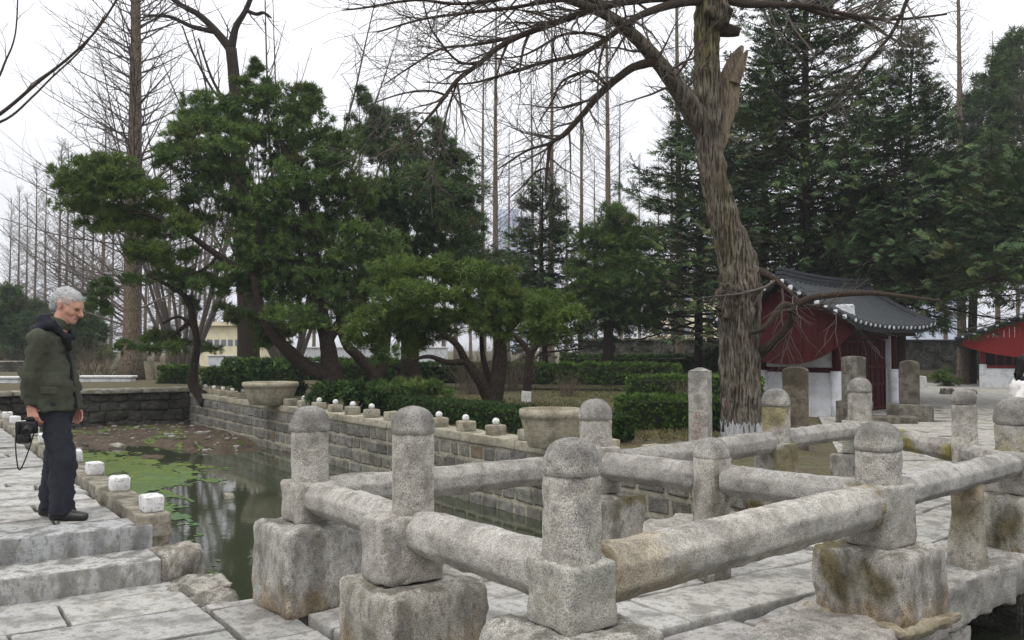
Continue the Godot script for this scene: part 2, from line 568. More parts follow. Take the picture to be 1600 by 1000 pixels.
# a worn block: rounded box with noise relief; moss tints patches of it
func rough(size: Vector3, bev: float, cell: float, amp: float, freq: float, sd: int, tint := Color.WHITE, moss := Color.WHITE, moss_at := 2.0, foot := Color.WHITE) -> ArrayMesh:
	var no := fnl(sd, freq, 3)
	var no2 := fnl(sd + 50, 1.1, 3)
	var g := Geo.new()
	var h := size * 0.5
	var ins := h - Vector3.ONE * bev
	for ax in 3:
		var a1 := (ax + 1) % 3
		var a2 := (ax + 2) % 3
		var u := steps_of(h[a1], bev, cell)
		var w := steps_of(h[a2], bev, cell)
		for sg in [-1.0, 1.0]:
			var first := g.v.size()
			for j in w.size():
				for i in u.size():
					var p := Vector3.ZERO
					p[ax] = h[ax] * sg
					p[a1] = u[i]
					p[a2] = w[j]
					var q := p.clamp(-ins, ins)
					var nn := (p - q).normalized()
					var f := no.get_noise_3d(p.x, p.y, p.z)
					var pos := q + nn * (bev + f * amp)
					var k := 0.94 + 0.12 * no2.get_noise_3d(p.x * 3.0, p.y * 3.0, p.z * 3.0)
					var col := tint * k
					var ms := smoothstep(moss_at, moss_at + 0.25, no2.get_noise_3d(p.x * 2.0 + 7.0, p.y * 2.0, p.z * 2.0))
					col = col.lerp(moss, ms)
					if foot != Color.WHITE:
						col = col.lerp(col * foot, 1.0 - smoothstep(0.04, 0.2, p.y + h.y + 0.25 * no2.get_noise_3d(p.x * 4.0, p.y * 2.0, p.z * 4.0)))
					col.a = 1.0
					g.vert(pos, nn, col)
			for j in w.size() - 1:
				for i in u.size() - 1:
					var a := first + j * u.size() + i
					var b := a + 1
					var d := a + u.size()
					var e := d + 1
					if sg > 0:
						g.ix.append_array([a, d, b, b, d, e])
					else:
						g.ix.append_array([a, b, d, b, e, d])
	return g.mesh(true)


# rings [y, rx, rz, roundness 0 = octagon .. 1 = circle] swept along y, with relief
func prism(rings: Array, sides: int, amp: float, freq: float, sd: int, tint := Color.WHITE, stain := Color.WHITE, stain_from := 99.0, moss := Color.WHITE, moss_at := 2.0, closed := true) -> ArrayMesh:
	var no := fnl(sd, freq, 3)
	var no2 := fnl(sd + 50, 3.0, 3)
	var g := Geo.new()
	for j in rings.size():
		var R = rings[j]
		for k in sides:
			var a := TAU * k / sides
			var m := fposmod(a, PI / 4.0) - PI / 8.0
			var rr: float = lerpf(cos(PI / 8.0) / cos(m) * 1.04, 1.0, R[3])
			var p := Vector3(cos(a) * rr * R[1], R[0], -sin(a) * rr * R[2])
			var dirv := Vector3(cos(a), 0, -sin(a))
			p += dirv * no.get_noise_3d(p.x, p.y, p.z) * amp
			var nz2 := no2.get_noise_3d(p.x, p.y * 0.8, p.z)
			var col := tint * (0.96 + 0.17 * nz2)
			col = col.lerp(stain, smoothstep(stain_from - 0.03, stain_from + 0.05, R[0] + nz2 * (0.06 if R[0] < 1.6 and stain_from < 1.6 else 0.3)) * 0.85)
			col = col.lerp(moss, smoothstep(moss_at, moss_at + 0.3, no2.get_noise_3d(p.x * 0.7 + 9.0, p.y * 0.7, p.z * 0.7)))
			col.a = 1.0
			g.vert(p, dirv, col)
	for j in rings.size() - 1:
		for k in sides:
			var a := j * sides + k
			var b := j * sides + (k + 1) % sides
			var d := a + sides
			var e := b + sides
			g.ix.append_array([a, d, b, b, d, e])
	if closed:
		for w in [0, rings.size() - 1]:
			var mid := g.vert(Vector3(0, rings[w][0], 0), Vector3.UP, g.c[w * sides])
			for k in sides:
				var a: int = w * sides + k
				var b: int = w * sides + (k + 1) % sides
				if w == 0:
					g.ix.append_array([mid, a, b])
				else:
					g.ix.append_array([mid, b, a])
	return g.mesh(true)


func even(y0: float, y1: float, cnt: int, rx: float, rz: float, ro: float) -> Array:
	var r := []
	for i in cnt + 1:
		r.append([lerpf(y0, y1, float(i) / cnt), rx, rz, ro])
	return r


# a limb with uneven round section and smooth normals; tint(point, index fraction) may colour it
func limb(g: Geo, pts: PackedVector3Array, rad: PackedFloat32Array, sides: int, amp: float, no: FastNoiseLite, tint: Callable) -> void:
	var first := g.v.size()
	var side := Vector3.ZERO
	var cnt := pts.size()
	for i in cnt:
		var dir := (pts[mini(i + 1, cnt - 1)] - pts[maxi(i - 1, 0)]).normalized()
		if i == 0:
			side = dir.cross(Vector3(0.1, 0.2, 1)).normalized()
		else:
			side = (side - dir * side.dot(dir)).normalized()
		var up := dir.cross(side)
		for k in sides:
			var a := TAU * k / sides
			var nn := side * cos(a) + up * sin(a)
			var q := pts[i] + nn * rad[i]
			var f := no.get_noise_3d(q.x * 4.0, q.y * 0.8, q.z * 4.0) + 0.5 * no.get_noise_3d(q.x * 1.2, q.y * 1.2, q.z * 1.2)
			g.vert(q + nn * f * amp * minf(1.0, rad[i] * 4.0), nn, tint.call(q, nn))
	for i in cnt - 1:
		for k in sides:
			var a := first + i * sides + k
			var b := first + i * sides + (k + 1) % sides
			g.ix.append_array([a, a + sides, b, b, a + sides, b + sides])
	for w in [0, cnt - 1]:
		var mid := g.vert(pts[w], Vector3.UP, g.c[first + w * sides])
		for k in sides:
			var a: int = first + w * sides + k
			var b: int = first + w * sides + (k + 1) % sides
			if w == 0:
				g.ix.append_array([mid, a, b])
			else:
				g.ix.append_array([mid, b, a])


# Catmull-Rom through points and radii
func smooth_path(pts: Array, rad: Array, per: int) -> Array:
	var op := PackedVector3Array()
	var orr := PackedFloat32Array()
	var n := pts.size()
	for i in n - 1:
		var a: Vector3 = pts[maxi(i - 1, 0)]
		var b: Vector3 = pts[i]
		var c: Vector3 = pts[i + 1]
		var d: Vector3 = pts[mini(i + 2, n - 1)]
		for k in per:
			var t := float(k) / per
			op.append(b.cubic_interpolate(c, a, d, t))
			orr.append(lerpf(rad[i], rad[i + 1], t))
	op.append(pts[n - 1])
	orr.append(rad[n - 1])
	return [op, orr]


# paving stone: top with a worn rim, sides; origin at the middle of its top
func slab_mesh(poly: PackedVector2Array, thick: float, bev: float, col := Color.WHITE, tilt := 0.0) -> ArrayMesh:
	var g := Geo.new()
	var n := poly.size()
	var top := []
	var rim := []
	var low := []
	for p in poly:
		var l := p.length()
		var q := p * (1.0 - bev / maxf(l, 0.01))
		top.append(Vector3(q.x, p.x * tilt, q.y))
		rim.append(Vector3(p.x, -bev * 0.8, p.y))
		low.append(Vector3(p.x, -thick, p.y))
	# poly runs counter-clockwise seen from above (x right, z towards the viewer)
	for i in range(1, n - 1):
		g.tri(top[0], top[i], top[i + 1], col)
	for i in n:
		var j := (i + 1) % n
		g.quad(rim[i], rim[j], top[j], top[i], col)
		g.quad(low[i], low[j], rim[j], rim[i], col)
	return g.mesh()


func ccw(q: PackedVector2Array) -> PackedVector2Array:
	# counter-clockwise seen from above with z down the page
	var a := 0.0
	for i in q.size():
		var p := q[i]
		var r := q[(i + 1) % q.size()]
		a += p.x * r.y - r.x * p.y
	if a > 0:
		q.reverse()
	return q


# a jittered four-to-six-cornered stone within x0..x1, z0..z1
func quad_poly(x0: float, x1: float, z0: float, z1: float, j: float) -> PackedVector2Array:
	var c := Vector2((x0 + x1) * 0.5, (z0 + z1) * 0.5)
	var q := PackedVector2Array([Vector2(x0 + rf(-j, j), z0 + rf(-j, j)), Vector2(lerpf(x0, x1, rf(0.35, 0.65)), z0 + rf(-j, j) * 0.6), Vector2(x1 + rf(-j, j), z0 + rf(-j, j)), Vector2(x1 + rf(-j, j), z1 + rf(-j, j)), Vector2(lerpf(x0, x1, rf(0.35, 0.65)), z1 + rf(-j, j) * 0.6), Vector2(x0 + rf(-j, j), z1 + rf(-j, j))])
	for i in q.size():
		q[i] -= c
	return ccw(q)


func shade(a: float, b: float) -> Color:
	var k := rf(a, b)
	return Color(k * rf(0.98, 1.02), k, k * rf(0.96, 1.01))


# ---------------------------------------------------------------- the setting
func ground_height(p: Vector3) -> float:
	var st := to_st(p)
	var h := 0.0
	if st.x > 6.9:
		var c := smoothstep(-0.8, 1.3, p.x + 0.25 * p.z - 0.25)
		h = lerpf(0.3, -0.06, c)
		if st.y > 26.0:
			h = maxf(h, lerpf(h, 0.5, smoothstep(26.0, 27.0, st.y)))
	elif st.y > 26.1:
		h = 0.5
	elif st.y > 7.0:
		h = 0.24
	else:
		h = -0.06
	return h


func build_ground() -> void:
	var g := Geo.new()
	var ss := [-300.0, -150.0, -70.0, -40.0, -25.0, -15.0, -10.0, -6.0, -4.0, -3.0, -2.0, -1.0, 0.0, 1.0, 1.72, 7.12]
	var x := 7.6
	while x < 46.0:
		ss.append(x)
		x += 0.8 if x < 24 else 2.0
	ss.append_array([50.0, 60.0, 75.0, 95.0, 130.0, 200.0, 350.0])
	var tt := [-300.0, -100.0, -40.0, -20.0, -12.0, -6.0, -3.0, 0.0, 1.5, 2.6, 3.2, 4.0, 4.8, 5.6, 6.2, 6.6, 7.0]
	x = 7.8
	while x < 26.0:
		tt.append(x)
		x += 0.8
	tt.append_array([26.15, 27.0, 28.0, 29.5, 31.0, 33.0, 36.0, 40.0, 45.0, 50.0, 60.0, 75.0, 95.0, 130.0, 200.0, 350.0])
	var no := fnl(5, 0.15, 3)
	var idx := {}
	for j in tt.size() - 1:
		for i in ss.size() - 1:
			var s0: float = ss[i]
			var s1: float = ss[i + 1]
			var t0: float = tt[j]
			var t1: float = tt[j + 1]
			var sm := (s0 + s1) * 0.5
			var tm := (t0 + t1) * 0.5
			if sm > 1.72 and sm < 7.12 and tm < 26.15:
				continue
			var q := []
			for c in [[s0, t0], [s1, t0], [s1, t1], [s0, t1]]:
				var p := S(c[0], c[1])
				var hh := ground_height(S(lerpf(c[0], sm, 0.02), lerpf(c[1], tm, 0.02)))
				var far := maxf(absf(c[0]), absf(c[1]))
				hh += no.get_noise_2d(p.x, p.z) * (0.05 if far < 60 else 0.3) * (1.0 if c[0] > 9.0 or c[1] > 28 else 0.0)
				p.y = hh
				q.append(p)
			g.quad(q[0], q[1], q[2], q[3])
	var gr := obj("ground", g.mesh(true), M.earth)
	tag(gr, "bare earth and dry lawn of the garden", "", "", "structure")
	# the bed of the stream under the water
	var bed := Geo.new()
	bed.quad(S(1.6, -14, -1.2), S(7.2, -14, -1.2), S(7.2, 26.3, -1.2), S(1.6, 26.3, -1.2))
	tag(obj("stream_bed", bed.mesh(), M.mud), "muddy bed of the pond", "", "", "structure")
	var wg := Geo.new()
	for j in 20:
		wg.quad(S(1.62, -14 + j * 2.0, WATER), S(7.1, -14 + j * 2.0, WATER), S(7.1, -12 + j * 2.0, WATER), S(1.62, -12 + j * 2.0, WATER))
	tag(obj("water", wg.mesh(), M.water), "dark still pond water reflecting sky and trunks", "", "", "structure")
	# the exposed mud with a green skin at the far end of the pond
	var mg := Geo.new()
	var mn := fnl(11, 0.28, 4)
	var fine := fnl(12, 1.6, 3)
	var hs := func(s: float, t: float) -> float:
		var a := smoothstep(17.0, 24.0, t + (s - 4.0) * 0.75 + mn.get_noise_2d(s * 3.0, t) * 4.0)
		return lerpf(-0.72, -0.44, a) + fine.get_noise_2d(s, t) * 0.035 + mn.get_noise_2d(s * 2.0 + 40.0, t * 2.0) * 0.06
	var ns := 30
	var nt := 70
	for j in nt:
		for i in ns:
			var s0 := 1.7 + i * 0.18
			var t0 := 11.5 + j * 0.21
			var q := []
			for c in [[s0, t0], [s0 + 0.18, t0], [s0 + 0.18, t0 + 0.21], [s0, t0 + 0.21]]:
				q.append(S(c[0], c[1], hs.call(c[0], c[1])))
			mg.quad(q[0], q[1], q[2], q[3])
	tag(obj("mud_bank", mg.mesh(true), M.mud), "brown mud bank drying out at the far end of the pond", "", "", "structure")
	var ag := Geo.new()
	for j in nt * 4:
		for i in ns * 3:
			var s0 := 1.75 + i * 0.06
			var t0 := 10.5 + j * 0.055
			var w := mn.get_noise_2d(s0 * 1.5 + 90.0, t0 * 1.2) + fine.get_noise_2d(s0 * 1.3, t0 * 0.5) * 0.45 + fine.get_noise_2d(s0 * 5.0, t0 * 3.0) * 0.28
			var lim := smoothstep(0.0, 2.8, (s0 - 1.6) - clampf((t0 - 10.5) * 0.30, 0.0, 3.9)) + absf(t0 - 15.5) * 0.05
			if s0 > 6.6 or w < lim * 0.9 - 0.22:
				continue
			var q := []
			for c in [[s0, t0], [s0 + 0.06, t0], [s0 + 0.06, t0 + 0.055], [s0, t0 + 0.055]]:
				q.append(S(c[0], c[1], maxf(hs.call(c[0], c[1]), WATER) + 0.005 + maxf(0.0, fine.get_noise_2d(c[0] * 3.0, c[1] * 3.0)) * 0.012))
			var k := 0.7 + 0.5 * absf(mn.get_noise_2d(s0 * 4.0, t0 * 4.0 + 20.0))
			var gy := clampf(smoothstep(18.5, 14.0, t0) + fine.get_noise_2d(s0 * 2.0, t0 * 2.0) * 0.5, 0.0, 1.0)
			ag.quad(q[0], q[1], q[2], q[3], Color(0.85, 0.86, 0.5).lerp(Color(0.80, 0.95, 0.92), gy) * k)
	tag(obj("algae_mat", ag.mesh(true), M.algae), "bright green mat of algae on the shallow pond", "algae", "", "stuff")
	# weed just at the surface near the steps
	var rg := Geo.new()
	var wn := fnl(19, 0.8, 3)
	for i in 2600:
		var s := rf(1.95, 3.3)
		var t := rf(6.2, 9.4)
		if wn.get_noise_2d(s * 2.0, t) < -0.12 + (t - 7.6) * 0.12:
			continue
		var p := S(s, t, WATER + rf(0.003, 0.012))
		var a := rf(0, TAU)
		var l := rf(0.015, 0.05)
		var dx := Vector3(cos(a), rf(-0.05, 0.05), sin(a)) * l
		var dz := Vector3(-sin(a), rf(-0.05, 0.05), cos(a)) * l * rf(0.3, 0.7)
		var c := Color(0.075, 0.12, 0.035) * rf(0.5, 1.25)
		c.a = 1.0
		rg.tri(p - dx, p + dz, p + dx, c)
		rg.tri(p - dx, p + dx, p - dz, c)
	tag(obj("water_weed", rg.mesh(), M.leaf), "green water weed at the surface beside the steps", "water weed", "", "stuff")
	var dg := Geo.new()
	for i in 520:
		var s := rf(1.9, 6.7)
		var t := rf(14.5, 25.9)
		var hh: float = hs.call(s, t)
		if hh < WATER + 0.01:
			continue
		var p := S(s, t, hh + 0.01)
		var l := rf(0.015, 0.07) if i % 9 else rf(0.08, 0.16)
		var kk := rf(0.08, 0.34)
		dg.bevel_box(p, Vector3(l, l * 0.5, l * rf(0.5, 0.9)), l * 0.14, Color(kk, kk * 0.95, kk * 0.88))
	tag(obj("pond_litter", dg.mesh(), M.leaf), "pebbles and litter on the mud of the pond", "pebbles", "", "stuff")
	for r in [["pale flat stone lying in open water of the pond", 357, 777, 0.22, 0.10], ["pale stone amid the green algae of the pond", 182, 700, 0.34, 0.18], ["small dark stone at the rim of the algae by the mud", 190, 698, 0.16, 0.1]]:
		var p := W(r[1], r[2], 1.0)
		var d := (EYE - WATER) / (EYE - p.y)
		p = W(r[1], r[2], d)
		var o := obj("pond_stone", rough(Vector3(r[3], r[4], r[3] * 0.6), r[4] * 0.3, 0.06, 0.05, 5.0, r[1], Color(0.9, 0.88, 0.8) if r[1] != 190 else Color(0.3, 0.3, 0.3)), M.granite, self, p)
		o.rotation.y = r[1]
		tag(o, r[0], "stone", "stones in the pond")


# courses of paving on a piece of the setting turned into the bridge frame (x = s, z = -t)
func pave_rows(parent: Node3D, called: String, s0: float, s1: float, t0: float, t1: float, row: float, lo: float, hi: float, y: float, thick: float, fine: bool, bend := false) -> void:
	var t := t0
	while t < t1 - 0.05:
		var w := row * rf(0.85, 1.15)
		if t + w > t1 - 0.12:
			w = t1 - t
		var s := s0 - rf(0.0, hi * 0.5)
		while s < s1 - 0.02:
			var l := rf(lo, hi)
			if s + l > s1 - lo * 0.5:
				l = s1 - s
			var a := maxf(s, s0)
			var b := s + l
			if b - a > 0.12:
				var off := 0.19 * maxf(0.0, (a + b) * 0.5 - 4.8) if bend else 0.0
				var at := Vector3((a + b) * 0.5, y + rf(-0.012, 0.01), -(t + w * 0.5 + off))
				var o: MeshInstance3D
				if fine:
					at.y -= thick * 0.5
					o = obj(called, rough(Vector3(b - a - 0.02, thick, w - 0.02), 0.014, 0.10, 0.009, 4.0, rng.randi() % 9999, shade(0.80, 1.02)), M.pave, parent, at)
					o.rotation = Vector3(rf(-0.012, 0.012), (-0.18 if bend and a > 4.7 else 0.0) + rf(-0.02, 0.02), rf(-0.012, 0.012))
				else:
					o = obj(called, slab_mesh(quad_poly(a + 0.012, b - 0.012, t + 0.012, t + w - 0.012, 0.02), thick, 0.012, shade(0.76, 1.02), rf(-0.008, 0.008)), M.pave, parent, at)
			s += l
		t += w


func build_banks() -> void:
	# upper pavement with its courses of paving slabs
	var pv := setting("pavement", TH)
	tag(pv, "pavement of grey rectangular slabs beside the pond")
	var base := Geo.new()
	base.box(Vector3(-12, 0.1, -26.0), Vector3(1.5, 0.295, -7.3))
	obj("bedding", base.mesh(), M.rubble, pv)
	pave_rows(pv, "paving_slab", -1.4, 1.44, 7.35, 25.9, 0.40, 0.55, 1.15, 0.33, 0.07, false)
	var wide := Geo.new()
	wide.box(Vector3(-12, 0.2, -25.9), Vector3(-1.42, 0.325, -7.36))
	obj("paving", wide.mesh(), M.pave, pv)
	# steps
	var st := thing("stone_steps", "two broad worn granite steps up to the pavement", "steps", Vector3.ZERO, TH)
	for k in [[-3.0, -0.9], [-0.88, 0.42], [0.44, 1.58]]:
		obj("upper_step", rough(Vector3(k[1] - k[0], 0.2, 0.38), 0.012, 0.06, 0.003, 6.0, int(k[1] * 40) + 7, shade(0.86, 0.98)), M.step, st, Vector3((k[0] + k[1]) * 0.5, 0.235, -7.19))
	for k in [[-3.0, -1.2], [-1.18, 1.55]]:
		obj("lower_step", rough(Vector3(k[1] - k[0], 0.21, 0.52), 0.014, 0.06, 0.005, 6.0, int(k[1] * 40) + 9, shade(0.92, 1.0)), M.step, st, Vector3((k[0] + k[1]) * 0.5, 0.055, -6.86))
	# rubble at the water's edge beside the steps
	for r in [[1.73, 6.95, 0.0, 0.36, 0.30, 0.34, "upper rough block beside the steps at the water"], [1.74, 6.5, -0.15, 0.42, 0.3, 0.42, "lower rough block beside the steps at the water"], [1.6, 6.1, -0.14, 0.62, 0.22, 0.4, "low flat block under the rough blocks beside the steps"]]:
		var o := obj("rubble_block", rough(Vector3(r[3], r[4], r[5]), 0.04, 0.04, 0.06, 4.0, int(r[1] * 31), shade(0.75, 0.95)), M.granite_dark, self, S(r[0], r[1], r[2]))
		o.rotation.y = TH + r[1] * 0.4 - 2.6
		tag(o, r[6], "stone block", "rough blocks beside the steps")
	# kerb and the bank below it
	var bank := setting("pond_bank", TH)
	tag(bank, "plain bank under the kerb")
	var bg := Geo.new()
	bg.box(Vector3(1.47, -1.2, -26.1), Vector3(1.70, 0.11, -7.0))
	bg.box(Vector3(1.4, -1.2, -7.0), Vector3(1.7, -0.12, -5.9))
	bg.box(Vector3(1.4, -1.2, -5.9), Vector3(2.12, -0.16, -2.8))
	bg.box(Vector3(1.5, -1.2, -2.8), Vector3(1.9, -0.06, 14))
	obj("bank_face", bg.mesh(), M.rubble, bank)
	var kb := thing("kerb", "long grey concrete kerb between the pavement and the pond", "kerb", Vector3.ZERO, TH)
	var t := 7.0
	while t < 25.6:
		var l := rf(1.7, 2.2)
		obj("kerb_stone", rough(Vector3(0.235, 0.30, l - 0.012), 0.018, 0.12, 0.012, 3.0, int(t * 10), shade(0.8, 0.95)), M.concrete, kb, Vector3(1.59, 0.255, -(t + l * 0.5)))
		t += l
	var names := ["nearest the steps", "second from the steps", "third from the steps", "fourth from the steps behind the man's legs", "fifth from the steps behind the man", "sixth from the steps left of the man's hand", "seventh from the steps at the left", "eighth from the steps at the left edge", "ninth from the steps far along the kerb", "tenth from the steps far along the kerb"]
	for k in 10:
		var tb := 7.14 + 1.2 * k
		var o := obj("kerb_block", rough(Vector3(0.15, 0.125, 0.17), 0.02, 0.06, 0.012, 6.0, 300 + k), M.white, self, S(1.6, tb, 0.468))
		o.rotation.y = TH + rf(-0.06, 0.06)
		tag(o, "white painted block on the kerb, " + names[k], "kerb block", "white blocks along the kerb")
	# the approach in front of the bridge
	var ap := setting("approach_pavement", TH)
	tag(ap, "worn pale slabs in front of the bridge")
	var ab := Geo.new()
	ab.box(Vector3(-14, -0.5, -6.6), Vector3(1.9, -0.05, 8))
	obj("bedding", ab.mesh(), M.rubble, ap)
	pave_rows(ap, "paving_slab", -2.0, 1.62, 4.4, 6.62, 0.5, 0.6, 1.15, 0.0, 0.14, true)
	pave_rows(ap, "paving_slab", 1.65, 2.05, 2.9, 5.92, 0.72, 0.36, 0.4, -0.005, 0.14, true)
	pave_rows(ap, "paving_slab", -2.4, 2.0, -1.4, 2.86, 0.52, 0.7, 1.3, 0.0, 0.12, false)
	pave_rows(ap, "paving_slab", -2.0, 1.62, 2.88, 4.38, 0.5, 0.7, 1.2, 0.0, 0.12, false)
	# the far bank under the bridge and downstream
	var fb := setting("far_bank", TH)
	tag(fb, "rough stone bank on the far side")
	var fg := Geo.new()
	fg.box(Vector3(7.12, -1.2, -6.3), Vector3(7.5, -0.2, 14))
	obj("bank_face", fg.mesh(), M.rubble, fb)


# ---------------------------------------------------------------- walls of the pond
func stone_courses(wall: Node3D, a: float, b: float, heights: Array, y0: float, lo: float, hi: float, place: Callable, out: float, m: Material, warm := 0.05) -> void:
	var y := y0
	var row := 0
	for hgt in heights:
		var u := a - rf(0.0, hi * 0.6)
		while u < b:
			var l := rf(lo, hi)
			var x0 := maxf(u, a)
			var x1 := minf(u + l, b)
			if x1 - x0 > 0.07:
				var g := Geo.new()
				var k := rf(0.72, 1.15)
				var col := Color(k, k * rf(0.97, 1.0), k * rf(0.9, 1.0))
				if rng.randf() < warm:
					col = Color(k * 1.1, k * 0.88, k * 0.68)
				var sz := Vector3(x1 - x0 - rf(0.022, 0.04), hgt - rf(0.02, 0.04), 0.1)
				g.bevel_box(Vector3.ZERO, sz, minf(0.022, sz.y * 0.2), col)
				for i in g.v.size():  # corners out of square
					var p := g.v[i]
					var hh := sin(floor(p.x * 3.0 + 9.0) * 12.9 + floor(p.y * 9.0 + 50.0) * 78.2 + float(int(x0 * 100.0)))
					g.v[i] = p + Vector3(hh * 0.012, cos(hh * 40.0 + p.x * 2.0) * 0.009, 0)
				var o := obj("stone", g.mesh(), m, wall, place.call((x0 + x1) * 0.5, y + hgt * 0.5, out + rf(-0.012, 0.012)))
				o.rotation.z = rf(-0.03, 0.03)
			u += l
		y += hgt
		row += 1


func build_pond_walls() -> void:
	# far wall: local x runs along it away from the bridge, -z out towards the pond
	var w := thing("pond_wall", "long pond wall of squared grey stones with pale mortar and white balls", "wall", S(6.85, 0.0), TH + PI / 2.0)
	var core := Geo.new()
	core.box(Vector3(5.2, -1.2, -0.03), Vector3(26.2, 0.285, 0.35))
	obj("mortar", core.mesh(), M.mortar, w)
	var place := func(u: float, y: float, z: float) -> Vector3: return Vector3(u, y, z)
	stone_courses(w, 5.25, 19.5, [0.2, 0.23, 0.22, 0.225], -0.6, 0.22, 0.46, place, 0.0, M.wall_stone)
	stone_courses(w, 19.5, 26.0, [0.2, 0.23, 0.22, 0.225], -0.6, 0.3, 0.5, place, 0.0, M.wall_stone, 0.0)
	var u := 5.3
	while u < 26.1:
		var l := minf(rf(0.9, 1.4), 26.15 - u)
		obj("coping", rough(Vector3(l - 0.01, 0.135, 0.44), 0.02, 0.2, 0.016, 3.0, int(u * 9.0), shade(0.9, 1.05)), M.mortar, w, Vector3(u + l * 0.5, 0.352, 0.15))
		u += l
	var ball := SphereMesh.new()
	ball.radius = 0.054
	ball.height = 0.108
	ball.radial_segments = 16
	ball.rings = 8
	for k in 25:
		var um := 6.55 + 0.8 * k
		if absf(um - 8.95) < 0.45 or absf(um - 19.4) < 0.75:
			continue
		var mr := obj("merlon", rough(Vector3(0.21, 0.15, 0.24), 0.02, 0.07, 0.014, 5.0, 400 + k, shade(0.86, 1.05)), M.mortar, w, Vector3(um, 0.49, 0.1))
		if k not in [1, 9, 15]:
			obj("ball_finial", ball, M.white, mr, Vector3(rf(-0.01, 0.01), 0.118, 0))
	# the back wall across the head of the pond
	var b := thing("retaining_wall", "dark rough stone wall with a pale flat top at the head of the pond", "wall", S(1.3, 26.0), TH)
	var bc := Geo.new()
	bc.box(Vector3(-6, -1.2, -0.4), Vector3(5.75, 0.42, -0.02))
	obj("mortar", bc.mesh(), M.rubble, b)
	var y := -0.62
	for hgt in [0.28, 0.3, 0.25, 0.22]:
		var x := -1.5
		while x < 5.7:
			var l := minf(rf(0.3, 0.75), 5.72 - x)
			if l > 0.1:
				obj("stone", rough(Vector3(l - 0.012, hgt - 0.015, 0.2), 0.04, 0.16, 0.09, 3.0, int(x * 90 + y * 7), shade(0.72, 1.05)), M.rubble, b, Vector3(x + l * 0.5, y + hgt * 0.5, -0.06))
			x += l
		y += hgt
	var x := -6.0
	while x < 5.8:
		var l := minf(rf(1.2, 1.9), 5.85 - x)
		obj("coping", rough(Vector3(l - 0.015, 0.12, 0.75), 0.025, 0.2, 0.02, 3.0, int(x * 70), shade(0.95, 1.1)), M.concrete, b, Vector3(x + l * 0.5, 0.49, -0.2))
		x += l
	# stone tubs on the wall
	for r in [[862.0, 11.15, 0.405, 0.47, "wide round stone tub on the pond wall behind a domed post", 1], [422.0, 19.6, 0.60, 0.49, "broad low stone tub on the pond wall below the dark trunk", 2]]:
		var p := W(r[0], 690, r[1])
		var tub := thing("stone_tub", r[4], "planter", Vector3(p.x, 0.42, p.z), 0.0, "stone tubs on the pond wall")
		var R: float = r[2]
		var hh: float = r[3]
		var rings := []
		for q in [[0.03, 0.0], [0.70, 0.0], [0.72, 0.02], [0.83, 0.33], [0.93, 0.66], [0.965, 0.78], [1.0, 0.80], [1.01, 0.9], [0.985, 0.99], [0.94, 1.0], [0.9, 0.98], [0.88, 0.85], [0.03, 0.82]]:
			rings.append([q[1] * hh, q[0] * R, q[0] * R, 1.0])
		obj("bowl", prism(rings, 40, 0.006, 3.0, r[5], Color(0.95, 0.94, 0.9), Color(0.7, 0.66, 0.6), 9.0, Color(0.7, 0.66, 0.56), 0.25), M.mortar, tub)
		var soil := Geo.new()
		for k in 24:
			var a0 := TAU * k / 24
			var a1 := TAU * (k + 1) / 24
			soil.tri(Vector3(0, hh * 0.9, 0), Vector3(cos(a0), 0, -sin(a0)) * R * 0.875 + Vector3.UP * hh * 0.86, Vector3(cos(a1), 0, -sin(a1)) * R * 0.875 + Vector3.UP * hh * 0.86)
		obj("soil", soil.mesh(), M.mud, tub)


# ---------------------------------------------------------------- the old bridge and its railings
var posts := {}


